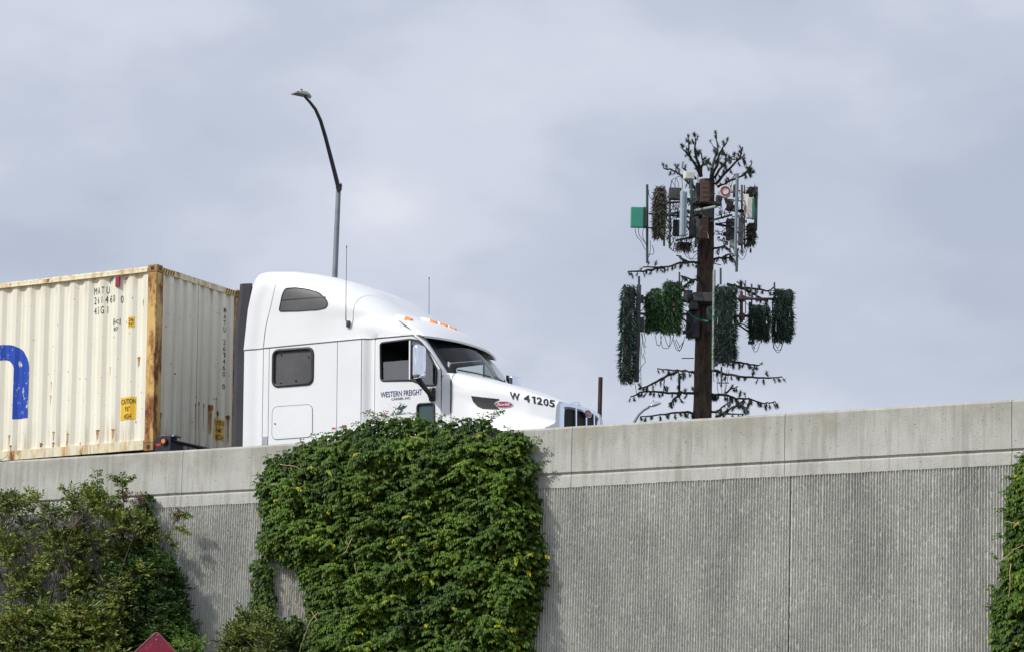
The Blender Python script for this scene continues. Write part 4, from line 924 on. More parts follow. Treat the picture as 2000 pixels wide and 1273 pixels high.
# needle-covered antennas
def sock(x0, y0, x1, y1, mat, dy, dep=.28, n=1900, yaw=0., plate=None):
    c = T3((x0+x1)/2, (y0+y1)/2, dy); w_, h_ = (x1-x0)*K-.09, (y1-y0)*K-.10; R = Matrix.Rotation(yaw, 3, 'Z')
    m = MB(); m.box(c, (w_*.8, dep*.7, h_*.94), R); core = m.build('antenna', M['boxgrey'], tw, bevel=.02)
    a = rng.uniform(0, 2*math.pi, n); zz_ = 0; ux, uy = np.cos(a), np.sin(a); mx = np.maximum(abs(ux), abs(uy)); lump = 1+.12*np.sin(rng.uniform(0, 6, n))
    bx = np.stack([ux/mx*w_/2*lump, uy/mx*dep/2*lump, rng.uniform(-.5, .5, n)*h_], 1)
    rd = 1-.30*np.clip((abs(bx[:, 2])/h_*2-.86)/.14, 0, 1)**2; bx[:, 0] *= rd*(1+.07*np.sin(bx[:, 2]*5.3+x0)+.05*np.sin(bx[:, 2]*13+y0)); bx[:, 1] *= rd
    tilt = np.sin(bx[:, 0]*31+bx[:, 2]*9)*.25
    ds = np.stack([ux*.55+rng.normal(0, .35, n)+tilt*.5, uy*.8+rng.normal(0, .25, n), -.75+rng.normal(0, .45, n)], 1)
    Rn = A(R); v, f = needles(bx@Rn.T+A(c), ds@Rn.T, rng.uniform(.08, .25, n)*(1-.35*abs(bx[:, 2]/h_*2)**4), rng.uniform(.02, .045, n))
    var = np.repeat(np.clip(rng.random(n)**1.5*.85+(rng.random(n) > .965)*.6, 0, 1), 3)
    npmesh('needle_sleeve', v, f, M[mat], core, var); return core
sock(1212, 552, 1240, 752, 'needle', -1.4, .34, 3000)
sock(1262, 568, 1300, 652, 'needlebright', -.9, .4, 2400); sock(1296, 545, 1330, 656, 'needlebright', -1.0, .36, 2600)
sock(1270, 560, 1292, 600, 'needlebright', -.7, .3, 500)
sock(1396, 552, 1437, 716, 'needle', -1.3, .38, 3200); sock(1465, 591, 1502, 668, 'needle', -.7, .34, 1900); sock(1511, 560, 1547, 671, 'needle', -.4, .36, 2600)
sock(1277, 360, 1300, 470, 'needlebrown', -1.2, .3, 1900); sock(1460, 362, 1476, 388, 'needlebrown', -.2, .25, 420); sock(1459, 432, 1474, 482, 'needlebrown', -.2, .22, 700)
sock(1322, 470, 1348, 492, 'needlebrown', -.4, .3, 300)
def pipe(x, y0, y1, rp, mat, dy, x2=None, name='antenna_pipe'):
    m = MB(); m.tube([T(x if x2 is None else x2, y1, dy), T(x, y0, dy)], rp*K, 10); return m.build(name, M[mat], tw, smooth=True)
for a in ((1264, 361, 514, 2.6, 'pipegreen', -1.3), (1297, 364, 481, 2.0, 'boxgrey', -.9), (1308, 388, 482, 2.4, 'boxgrey', -.5), (1350.5, 350, 424, 2.6, 'pipegreen', -1.1), (1347, 350, 368, 1.6, 'pipegreen', -1.0), (1363, 340, 372, 1.4, 'galv', -.6), (1440, 342, 500, 3.2, 'pipegrey', -1.2, 1436), (1440, 486, 531, 2.7, 'pipegreen', -1.0, 1438.5), (1449, 362, 494, 2.0, 'boxbrown', -.6),
          (1454, 362, 486, 1.2, 'galvdark', -.3), (1466, 486, 494, 2, 'boxgrey', -.2), (1248, 540, 566, 2.4, 'pipegreen', -1.2), (1327, 532, 570, 1.8, 'galvdark', -.6), (1331, 550, 575, 1.4, 'boxbrown', -.5), (1407.5, 524, 556, 2.1, 'pipegreen', -1.0), (1409, 716, 755, 1.8, 'boxgrey', -1.0), (1395, 528, 722, 3.0, 'palegreen', -1.35, 1393), (1395.5, 528, 560, 2.0, 'galv', -1.3),
          (1448, 570, 630, 3.4, 'boxbrown', -.8), (1448.5, 578, 589, 6.5, 'boxbrown', -.8), (1449, 612, 625, 6.0, 'boxbrown', -.8), (1468, 555, 604, 1.8, 'galvdark', -.6), (1477, 566, 590, 1.6, 'pipegrey', -.5), (1456, 548, 612, 1.0, 'galvdark', -.5), (1512.5, 552, 566, 1.8, 'galvdark', -.4), (1463.5, 600, 664, 1.0, 'galvdark', -.5), (1509, 582, 668, 1.4, 'boxgrey', -.3)): pipe(*a)
def bar(pts, rp, mat, dys, name='mounting_arm'):
    m = MB(); m.tube([T(x, y, d) for (x, y), d in zip(pts, dys)], rp*K, 8); return m.build(name, M[mat], tw, smooth=True)
for a in (([(1298, 397), (1345, 394)], 2.4, 'boxbrown', (-.9, -.8)), ([(1300, 420), (1345, 412)], 3.0, 'galv', (-.8, -.4)), ([(1268, 418), (1345, 424)], 1.8, 'boxgrey', (-1.3, -.2)), ([(1357, 412), (1398, 404)], 3.0, 'palegreen', (-.7, -1.2)), ([(1398, 438), (1440, 446)], 2.6, 'boxgrey', (-.2, -.7)), ([(1398, 438), (1440, 432)], 1.4, 'boxgrey', (-.2, -.7)),
          ([(1386, 432), (1430, 420)], 2.2, 'palegreen', (-.3, -.2)), ([(1430, 392), (1458, 393)], 1.3, 'galv', (-1.2, -.6)), ([(1430, 424), (1458, 422)], 1.3, 'galv', (-1.2, -.6)), ([(1399, 458), (1424, 458)], 1.0, 'boxgrey', (-.2, -.6)), ([(1430, 412), (1470, 416)], 2.2, 'boxbrown', (-.7, -.2)), ([(1266, 445), (1298, 448)], 1.5, 'boxgrey', (-1.3, -.9)),
          ([(1386, 383), (1397, 379)], 1.2, 'galv', (-.6, -.7)), ([(1320, 470), (1362, 462)], 2.2, 'boxgrey', (-.8, -.3)), ([(1240, 574), (1262, 586), (1362, 586)], 2.2, 'boxgrey', (-1.2, -.9, -.3)), ([(1240, 612), (1300, 616), (1362, 612)], 2.6, 'boxgrey', (-1.2, -.8, -.3)), ([(1252, 608), (1266, 590)], 1.0, 'cable', (-1.2, -.9)), ([(1330, 585), (1362, 598)], 2.4, 'boxbrown', (-.5, -.3)),
          ([(1330, 618), (1362, 650)], 1.8, 'boxgrey', (-.5, -.3)), ([(1436, 584), (1512, 584)], 2.6, 'boxbrown', (-1., -.4)), ([(1436, 617), (1465, 617)], 3.0, 'boxbrown', (-1., -.6)), ([(1436, 630), (1466, 650)], 1.8, 'cable', (-1.1, -.5)), ([(1436, 630), (1452, 634), (1466, 642)], 1.4, 'cable', (-1.1, -.8, -.5)), ([(1452, 580), (1500, 588)], 1.8, 'boxgrey', (-.8, -.4)),
          ([(1338, 649), (1360, 647)], 3.0, 'boxgrey', (-.6, -.3)), ([(1332, 699), (1355, 699)], 1.0, 'galvdark', (-.4, -.1)), ([(1374, 694), (1390, 690)], 1.0, 'galvdark', (-.4, -.5)), ([(1395, 515), (1408, 518)], .9, 'galvdark', (-.1, -.4)), ([(1400, 747), (1424, 747)], 1., 'cable', (-.8, -.8))): bar(*a)
def bx_(x0, y0, x1, y1, mat, dy, dep=.25, name='radio_unit', yaw=0., bev=.015, label=None):
    m = MB(); m.box(T((x0+x1)/2, (y0+y1)/2, dy), ((x1-x0)*K, dep, (y1-y0)*K), Matrix.Rotation(yaw, 3, 'Z')); o = m.build(name, M[mat], tw, bevel=bev)
    if label: o['label'] = label
    return o
g_ = bx_(1231.5, 404.5, 1257, 446, 'teal', -1.6, .10, 'panel_antenna', 0, .03, 'bright teal square panel antenna'); bx_(1255, 406, 1263, 445, 'boxgrey', -1.45, .3, 'panel_antenna')
bx_(1328.5, 372, 1336, 463, 'panelblue', -1.4, .16, 'panel_antenna', .3, .03, 'long pale blue panel antenna'); bx_(1333, 373, 1341, 463, 'panelblue', -1.3, .12, 'panel_antenna', -.5, .03)
bx_(1335.5, 336, 1355.5, 352, 'boxwhite', -1.0, .25, 'radio_unit', .2, .03, 'white box antenna on a short post')
for a in ((1366.5, 356, 1384, 398), (1367.5, 427, 1382, 469)):
    o_ = bx_(*a, 'boxbrown', -.9, .26, 'radio_unit', .15); m = MB()
    for k in range(4): z0 = lerp(a[1], a[3], .12+.22*k); m.box(T((a[0]+a[2])/2+1, z0+3, -1.045), ((a[2]-a[0])*K*.6, .012, .012), Matrix.Rotation(.15, 3, 'Z'))
    m.build('cooling_fins', M['rust'], o_)
    bx_(a[0]-8, a[1]+2, a[0], a[3]-2, 'boxgrey', -.75, .2)
bx_(1372, 410, 1393, 428, 'galvdark', -.65, .3); bx_(1398, 383, 1409, 402, 'galvdark', -.3, .3); bx_(1306, 368, 1331, 391, 'boxgrey', -.6, .25); bx_(1346, 424, 1364, 464, 'boxgrey', -.5, .3); bx_(1314, 430, 1329, 462, 'boxgrey', -.3, .2)
bx_(1352, 372, 1364, 420, 'boxgrey', -.4, .2); bx_(1419, 390, 1432, 412, 'boxbrown', -.5, .25); bx_(1418, 428, 1434, 470, 'boxgrey', -.4, .25); bx_(1425, 465, 1434, 484, 'headgrey', -.4, .2); bx_(1442, 425, 1452, 480, 'boxgrey', -.7, .2); bx_(1432, 362, 1437, 385, 'boxgrey', -.4, .3)
bx_(1453, 380, 1462, 424, 'boxwhite', -.6, .2); bx_(1457, 386, 1469, 428, 'boxwhite', -.75, .14, 'panel_antenna', .2, .02, 'white panel antenna with teal edge'); bx_(1468.5, 387, 1473, 430, 'teal', -.72, .12, 'panel_antenna', .2, .02); bx_(1473, 364, 1479.5, 453, 'pipegreen', -.2, .15, 'panel_antenna', 0, .02)
bx_(1241, 556, 1250, 746, 'boxgrey', -1.2, .25, 'bracket_plate'); bx_(1250, 577, 1257, 592, 'boxgrey', -1.0, .2); bx_(1250, 620, 1258, 648, 'boxgrey', -1.0, .2); bx_(1380, 600, 1392, 628, 'pipegreen', -.6, .18, 'radio_unit', 0, .015, 'small green box on the trunk'); bx_(1380, 630, 1390, 648, 'boxgrey', -.5, .15)
bx_(1335, 568, 1352, 590, 'boxgrey', -.4, .3); bx_(1346, 590, 1362, 606, 'boxgrey', -.5, .3); bx_(1462, 590, 1466, 606, 'boxgrey', -.6, .1); bx_(1461, 666, 1474, 672, 'boxgrey', -.6, .1); bx_(1388, 572, 1394, 586, 'headgrey', -.6, .1); bx_(1340, 608, 1366, 660, 'boxgrey', -.25, .3); bx_(1352, 574, 1392, 592, 'boxgrey', -.45, .5, 'collar')
bx_(1352, 396, 1398, 402, 'boxgrey', -.35, .5, 'collar'); bx_(1355, 414, 1392, 424, 'boxgrey', -.35, .5, 'collar')
dr_ = T(1416, 375, -.9)
o_ = lathe([(.0, -.1), (.19, -.1), (.20, -.08), (.20, .06), (.0, .06)], 'y', dr_, 8).build('drum_antenna', M['boxwhite'], tw); q_ = MB(); q_.tube([(dr_[0]+.125*math.cos(a), dr_[1]-.11, dr_[2]+.125*math.sin(a)) for a in np.linspace(0, 2*math.pi, 21)[:-1]], .022, 6, closed=True); q_.build('red_ring', M['maroon'], o_, smooth=True)
for k in range(46):
    x, y = (random.uniform(1302, 1362), random.uniform(366, 478)) if k < 22 else (random.uniform(1400, 1462), random.uniform(366, 482)) if k < 38 else (random.uniform(1322, 1362), random.uniform(565, 652))
    w_, h_ = random.uniform(2, 7), random.uniform(2, 9); bx_(x, y, x+w_, y+h_, random.choice(('boxgrey', 'boxgrey', 'boxbrown', 'galvdark', 'headgrey')), random.uniform(-.9, -.1), .1, 'bracket', random.uniform(-.6, .6), .005)
def cable(x0, y0, x1, y1, sag, dy=-.7, r=.6, mat='cable'):
    pts = []; k1, k2 = random.gauss(0, 2), random.gauss(0, 1.5)
    for i in range(13):
        t = i/12; pts.append(T(lerp(x0, x1, t)+k1*math.sin(math.pi*2*t), lerp(y0, y1, t)+sag*4*t*(1-t)+k2*math.sin(3*math.pi*t), dy+.2*math.sin(3*t)))
    m = MB(); m.tube(pts, r*K, 5); m.build('cable', M[mat], tw, smooth=True)
for a in ((1303, 388, 1320, 366, -22), (1310, 372, 1326, 372, -24), (1318, 370, 1333, 370, -26), (1423, 366, 1440, 344, -10), (1426, 366, 1442, 348, -14), (1240, 446, 1262, 488, 6), (1247, 446, 1264, 486, 4), (1258, 446, 1262, 500, 0), (1268, 372, 1274, 404, -2), (1264, 495, 1270, 470, 18), (1266, 480, 1274, 480, 18),
          (1337, 476, 1364, 468, 16), (1332, 480, 1366, 490, 22), (1340, 470, 1360, 470, 12), (1335, 486, 1368, 492, 18), (1350, 478, 1366, 478, 14), (1300, 460, 1318, 466, 14), (1312, 462, 1330, 470, 20), (1318, 440, 1330, 480, 8), (1400, 402, 1424, 420, 4), (1398, 418, 1430, 404, 8), (1396, 450, 1424, 432, 10), (1400, 466, 1428, 452, 8), (1402, 430, 1426, 440, 6),
          (1442, 484, 1458, 480, 16), (1440, 490, 1460, 482, 22), (1446, 488, 1456, 470, 20), (1436, 440, 1450, 430, 20), (1436, 450, 1456, 420, 16), (1476, 454, 1470, 474, 4), (1240, 746, 1252, 752, 22), (1252, 650, 1256, 700, 0), (1254, 650, 1260, 690, 4), (1256, 690, 1252, 740, 2), (1250, 648, 1252, 752, 0), (1258, 650, 1262, 676, 6),
          (1280, 654, 1292, 656, 22), (1290, 654, 1310, 656, 28), (1298, 656, 1316, 654, 22), (1314, 660, 1338, 656, 28), (1318, 664, 1336, 664, 22), (1320, 662, 1334, 668, 14), (1330, 640, 1346, 636, 10), (1334, 632, 1362, 640, 12), (1326, 578, 1360, 588, 8), (1330, 592, 1360, 580, 10), (1466, 670, 1480, 668, 12), (1468, 672, 1484, 668, 16), (1510, 668, 1527, 668, 16), (1512, 668, 1525, 668, 12), (1509, 666, 1530, 666, 22),
          (1398, 720, 1404, 770, 6), (1402, 720, 1410, 768, 6), (1420, 722, 1412, 768, 10), (1424, 722, 1410, 770, 16), (1392, 722, 1396, 744, 6), (1440, 566, 1456, 566, -8), (1446, 570, 1466, 600, 6), (1440, 630, 1466, 620, 8), (1352, 352, 1366, 380, 8), (1344, 392, 1364, 404, 6), (1344, 440, 1364, 444, 8)): cable(*a)
cable(1330, 560, 1340, 600, 2, -1.0, .7, 'teal'); cable(1334, 604, 1384, 628, 4, -1.0, .8, 'teal'); cable(1340, 608, 1384, 628, 6, -1.0, .6, 'teal'); cable(1368, 448, 1384, 466, -14, -1.15, .7, 'drystem')
for _ in range(95):
    x, y = random.uniform(1302, 1364), random.uniform(385, 480); cable(x, y, x+random.uniform(-14, 14), y+random.uniform(-14, 14), random.uniform(-10, 14), random.uniform(-.95, -.2), random.uniform(.5, .95))
for _ in range(75):
    x, y = random.uniform(1400, 1458), random.uniform(372, 485); cable(x, y, x+random.uniform(-12, 12), y+random.uniform(-14, 14), random.uniform(-8, 12), random.uniform(-.95, -.2), random.uniform(.5, .95))
for _ in range(34):
    x, y = random.uniform(1328, 1362), random.uniform(560, 655); cable(x, y, x+random.uniform(-10, 10), y+random.uniform(-10, 10), random.uniform(-6, 10), random.uniform(-.8, -.3), .5)
# ---------------------------------------------------------------- sign
sg_ = P(304, 1281, 38.2); sn = empty('red_marker_sign', (sg_[0], sg_[1], 0), rz=.05); tag(sn, 'scratched dark red diamond sign in front of the shrubs at the bottom edge', 'sign')
R_ = .335; dm = rpoly([(0, R_), (R_, 0), (0, -R_), (-R_, 0)], .045, 5); z_ = float(sg_[2])
def scratchred():
    t = NT('scratched_sheeting'); a = t.noise(22, t.co((1, 1, .7)), detail=6, rough=.75, lo=.60, hi=.64); c = t.mix(t.noise(3, lo=.3, hi=.7), (.20, .010, .035), (.27, .02, .05)); t.col(t.mix(a, c, (.42, .25, .25))); t.set(Roughness=.42); return t.m
m = MB(); m.prism(dm, lambda a, b: (a, -.003, z_+b), lambda a, b: (a, 0, z_+b)); pl = m.build('panel', scratchred(), sn)
m = MB(); m.tube([(a*.985, -.004, z_+b*.985) for a, b in dm], .006, 6, closed=True); m.build('rim', simple('worn_rim', (.34, .14, .14), .5), pl)
for dz in (.22, -.22): lathe([(0, -.016), (.012, -.014), (.014, -.003), (0, -.003)], 'y', (0, 0, z_+dz), 10).build('bolt', M['galv'], pl)
m = MB(); m.box((0, .025, (z_+.2)/2), (.06, .035, z_+.2)); m.build('post', M['galv'], sn)
# ---------------------------------------------------------------- plants
def leaflets(b, a, n, l, w, mid=.42, fold=.25, curl=.0):
    a = a/np.linalg.norm(a, axis=1)[:, None]; s = np.cross(a, n); s /= np.linalg.norm(s, axis=1)[:, None]+1e-9; n = np.cross(s, a)
    l = l[:, None]; w = w[:, None]; m_ = b+a*l*mid; up = n*w*fold
    v = np.stack([b, m_+s*w/2+up, b+a*l-n*l*curl, m_-s*w/2+up], 1).reshape(-1, 3); k = np.arange(len(b))*4
    return v, np.concatenate([np.stack([k, k+1, k+2], 1), np.stack([k, k+2, k+3], 1)])
def fronds(base, d, L, pairs, ll, lw, droop, down, var, mid=.42, out=np.array([0., -1, 0]), curl=.15):
    """pinnate leaves: rachis along d bending down, leaflets in pairs plus a terminal one"""
    d = d/np.linalg.norm(d, axis=1)[:, None]; N = len(base); s = np.cross(d, A([0, 0, 1.])+rng.normal(0, .15, (N, 3))); s /= np.linalg.norm(s, axis=1)[:, None]+1e-9
    B_, A_, N_l, Ls, Ws, Vr = [], [], [], [], [], []
    for k in range(pairs*2+1):
        last = k == pairs*2; t = 1.0 if last else .18+.78*(k//2)/max(1, pairs-.4)
        sd = 0 if last else (1 if k % 2 else -1)
        b = base+d*(L*t)[:, None]+A([0, 0, -1.])*(L*droop*t*t)[:, None]
        tang = d+A([0, 0, -2.])*(droop*t)
        ax = tang*(.55 if not last else 1)+s*sd*.75+A([0, 0, -down])+rng.normal(0, .18, (N, 3))
        nn = A([0, 0, 1.])*.5+out*.9+rng.normal(0, .28, (N, 3))
        B_.append(b); A_.append(ax); N_l.append(nn); q = rng.uniform(.8, 1.15, N)*(1-.25*abs(t-.55)); Ls.append(ll*q); Ws.append(lw*q); Vr.append(np.clip(var+rng.normal(0, .07, N), 0, 1))
    v, f = leaflets(np.concatenate(B_), np.concatenate(A_), np.concatenate(N_l), np.concatenate(Ls), np.concatenate(Ws), mid, .22, curl)
    return v, f, np.repeat(np.concatenate(Vr), 4)
def samp(poly, n, dens=None):
    xs = [p[0] for p in poly]; ys = [p[1] for p in poly]; o = []
    while len(o) < n:
        p = (random.uniform(min(xs), max(xs)), random.uniform(min(ys), max(ys)))
        if inpoly(p, poly) and (dens is None or random.random() < dens(*p)): o.append(p)
    return o
WMAT = Matrix.Translation((WO[0], WO[1], 0)) @ Matrix.Rotation(-WB, 4, 'Z')
def plant(name, label, cat, group=None):
    e = empty(name, (WO[0], WO[1], 0), rz=-WB); tag(e, label, cat, group); return e
def W3(x, y, n): s, z = wallpt(x, y, n); return (s, n, z)
def nz(a, b, sc_=1., k=0): return mn.noise(Vector((a*sc_, b*sc_, k)))
def edge(poly, p):
    e = 1e9
    for i in range(len(poly)):
        a, b = Vector(poly[i-1]), Vector(poly[i]); q = Vector(p); ab = b-a; t = max(0, min(1, (q-a).dot(ab)/max(1e-9, ab.length_squared))); e = min(e, (a+ab*t-q).length)
    return e
def vine(label, poly, nfr, ninner, thick, ybias=None, L=.17, group=None, mat='vine', dens=None):
    e = plant('climbing_vine', label, 'vine', group)
    P2 = samp(poly, nfr, dens); base = []; dr_ = []; Ls = []; var = []
    for x, y in P2:
        s, z = wallpt(x, y, 0); ed = min(1, edge(poly, (x, y))/60)
        lump = .45+.6*nz(s*2.2-z*1.2, z*4.2, 1, 3)+.75*nz(s*4.5-z*2, z*8, 1, 9)
        n = -(.05+thick*ed*max(0, lump)+random.uniform(0, .07)*ed)
        if z > wtop(s)-.02: n += random.uniform(.0, .34)
        n = n if z > wtop(s)-.1 else min(n, -.05)
        p = W3(x, y, n); base.append(p)
        dr_.append((random.gauss(0, .9), -.55-random.random()*.6, random.gauss(.30, .25))); Ls.append(L*random.uniform(.65, 1.25)*min(1, .35+edge(poly, (x, y))/45))
        v = .30+.35*nz(s*1.5, z*1.5, 1, 20)+random.gauss(0, .13)+.10*ed*lump
        if ybias and random.random() < ybias(x, y): v = random.uniform(.80, 1.0)
        var.append(min(1, max(0, v)))
    v, f, vr = fronds(A(base), A(dr_), A(Ls), 5, .054, .036, .42, .95, A(var), curl=.22)
    npmesh('foliage', v, f, M[mat], e, vr)
    if ninner:
        P3 = samp(poly, ninner); b = []
        for x, y in P3:
            ed = edge(poly, (x, y))
            if ed < 10 and random.random() < .7: continue
            s, z = wallpt(x, y, 0); n = random.uniform(-.14, -.03) if z < wtop(s)-.03 else random.uniform(-.14, .25)
            b.append(W3(x, y, n))
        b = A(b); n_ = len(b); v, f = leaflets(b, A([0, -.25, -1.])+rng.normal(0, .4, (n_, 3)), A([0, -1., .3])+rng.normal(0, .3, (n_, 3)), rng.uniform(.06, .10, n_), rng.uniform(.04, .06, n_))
        npmesh('inner_foliage', v, f, M['darkleaf'], e, np.repeat(rng.random(n_)*.4, 4))  # inner leaves get a darker colour, painting the shade in the gaps
    return e
def stems(e, lst, mat='drystem', name='dry_stem', n=-.34, r=.007):
    for pl in lst:
        pts = []; pr = [Vector(W3(x, y, n if len(q) == 0 else q[0])) for x, y, *q in pl]
        for a, b in zip(pr[:-1], pr[1:]): pts += [a.lerp(b, k/3)+Vector((random.gauss(0, .004), 0, random.gauss(0, .004))) for k in range(3)]
        pts.append(pr[-1]); m = MB(); m.tube(pts, [r*(1-.5*i/len(pts)) for i in range(len(pts))], 5); m.build(name, M[mat], e, smooth=True)
VP_ = [(503, 955), (512, 925), (522, 900), (540, 885), (560, 885), (575, 868), (605, 860), (640, 845), (665, 838), (700, 830), (735, 815), (770, 815), (800, 812), (850, 818), (890, 824), (925, 812), (955, 818), (970, 835), (990, 842), (1025, 843), (1040, 862), (1034, 885), (1055, 905), (1045, 930), (1050, 960), (1060, 1000), (1052, 1030), (1070, 1075), (1066, 1130), (1052, 1200), (1040, 1273), (1030, 1330),
       (555, 1330), (575, 1273), (600, 1230), (605, 1190), (592, 1135), (578, 1110), (530, 1092), (515, 1088), (504, 1060), (518, 1020), (508, 990)]
def yb(x, y): return .012+.5*math.exp(-(((x-962)/14)**2+((y-945)/8)**2))+.22*math.exp(-(((x-1025)/28)**2+((y-1095)/30)**2))+.10*math.exp(-(((x-1000)/60)**2+((y-1230)/60)**2))+.05*math.exp(-(((x-760)/50)**2+((y-1030)/40)**2))
cv = vine('big leafy green vine hanging over the parapet in front of the truck', VP_, 8200, 22000, .42, yb)
# loose shoots standing above the outline
def shoots(e, lst, n=-.12, L=.085, mat='vine', ll=.045):
    b, d, ls, vr = [], [], [], []
    for pl in lst:
        pts = [Vector(W3(x, y, n)) for x, y in pl]; m = MB(); m.tube(pts, .0045, 5); m.build('shoot', M['stem'], e)
        for a, c in zip(pts[:-1], pts[1:]):
            k = max(1, int((c-a).length/.035))
            for i in range(k):
                for sd in (-1, 1):
                    b.append(a.lerp(c, i/k)); t = (c-a).normalized(); d.append(t*.5+Vector((sd*.9*abs(t.z)+random.gauss(0, .2), -.3, .2+random.gauss(0, .3)))); ls.append(L*random.uniform(.6, 1.1)); vr.append(random.uniform(.2, .6))
    v, f, q = fronds(A([tuple(x) for x in b]), A([tuple(x) for x in d]), A(ls), 2, ll, ll*.5, .3, .3, A(vr)); npmesh('shoot_foliage', v, f, M[mat], e, q)
shoots(cv, [[(772, 822), (778, 800), (790, 788)], [(760, 825), (752, 808), (748, 800)], [(740, 822), (726, 812), (714, 800)], [(735, 825), (738, 805)], [(855, 822), (862, 808)], [(938, 822), (946, 804)], [(952, 825), (968, 806), (984, 802)], [(955, 830), (960, 812)], [(985, 845), (998, 832)], [(1010, 850), (1014, 838)],
            [(1035, 880), (1046, 866), (1054, 850)], [(1040, 925), (1056, 908), (1070, 897)], [(620, 860), (614, 845)], [(655, 850), (660, 838)], [(595, 870), (586, 860)], [(530, 910), (524, 896), (522, 884)], [(560, 890), (552, 878)], [(515, 950), (504, 945), (497, 940)], [(510, 935), (500, 925)],
            [(800, 822), (812, 806)], [(880, 828), (888, 812)], [(700, 835), (694, 822)], [(640, 852), (634, 842)], [(1055, 1045), (1068, 1040)], [(1060, 1120), (1074, 1112)], [(900, 826), (905, 813)], [(675, 842), (668, 830)]])
stems(cv, [[(548, 906), (560, 908), (575, 909), (592, 917)], [(668, 860), (652, 861), (640, 868)], [(776, 1082), (784, 1092), (792, 1102), (795, 1112)], [(977, 980), (974, 1010), (970, 1050), (971, 1072)], [(688, 1050), (675, 1076), (660, 1086)], [(910, 1240), (900, 1255), (896, 1262)], [(622, 1195), (605, 1215), (592, 1250), (584, 1275)], [(608, 1192), (620, 1210)], [(688, 1180), (682, 1196)], [(692, 1100), (696, 1118)],
           [(532, 946), (550, 942), (572, 934)], [(800, 850), (820, 856), (835, 862)]], n=-.46)
stems(cv, [[(588, 1100), (587, 1130), (590, 1150)], [(568, 1120), (558, 1140), (556, 1200)], [(563, 1130), (560, 1160), (558, 1190)], [(600, 1150), (598, 1190), (592, 1212)], [(572, 1140), (574, 1180), (570, 1230)], [(582, 1150), (584, 1180), (580, 1240)], [(545, 1265), (536, 1255), (530, 1250)], [(566, 1236), (574, 1228), (580, 1236)]], n=-.05, r=.006)
vs_ = vine('narrow green vine strand climbing the ribbed wall left of the big vine', [(506, 1088), (520, 1086), (540, 1110), (530, 1135), (540, 1160), (534, 1185), (540, 1215), (500, 1215), (496, 1190), (488, 1180), (500, 1160), (490, 1140), (500, 1125), (488, 1105)], 150, 260, .08, None, .12)
stems(vs_, [[(514, 1060), (512, 1120), (508, 1180), (500, 1260)]], 'stem', 'stem', -.03)
vf = vine('small sparse vine sprig on the wall between strand and big vine', [(548, 1215), (565, 1198), (590, 1205), (600, 1235), (585, 1262), (560, 1262), (545, 1240)], 110, 200, .08, None, .12)
vr_ = vine('dark green vine climbing the wall at the right edge of the picture', [(1993, 895), (2005, 885), (2090, 885), (2090, 1330), (1930, 1330), (1940, 1235), (1938, 1180), (1956, 1120), (1968, 1060), (1966, 1000), (1974, 950), (1982, 920)], 2300, 6000, .25, lambda x, y: .02, .15)
shoots(vr_, [[(1985, 905), (1995, 890), (2000, 880)], [(1975, 935), (1964, 930)], [(1970, 965), (1956, 958)], [(1962, 1000), (1948, 990)], [(1962, 1050), (1946, 1045)], [(1950, 1090), (1938, 1085)], [(1945, 1150), (1930, 1140)], [(1938, 1190), (1924, 1182)]], n=-.08)
stems(vr_, [[(1948, 1096), (1965, 1088), (1980, 1072), (2004, 1062)], [(1962, 1018), (1975, 1019), (1992, 1024)], [(1974, 1100), (1972, 1150), (1970, 1165)]], n=-.32)
ve = vine('thin vine strip on the wall behind the brown seed heads', [(270, 985), (285, 960), (300, 955), (302, 1000), (308, 1040), (305, 1090), (270, 1090), (275, 1040)], 130, 260, .06, None, .12)
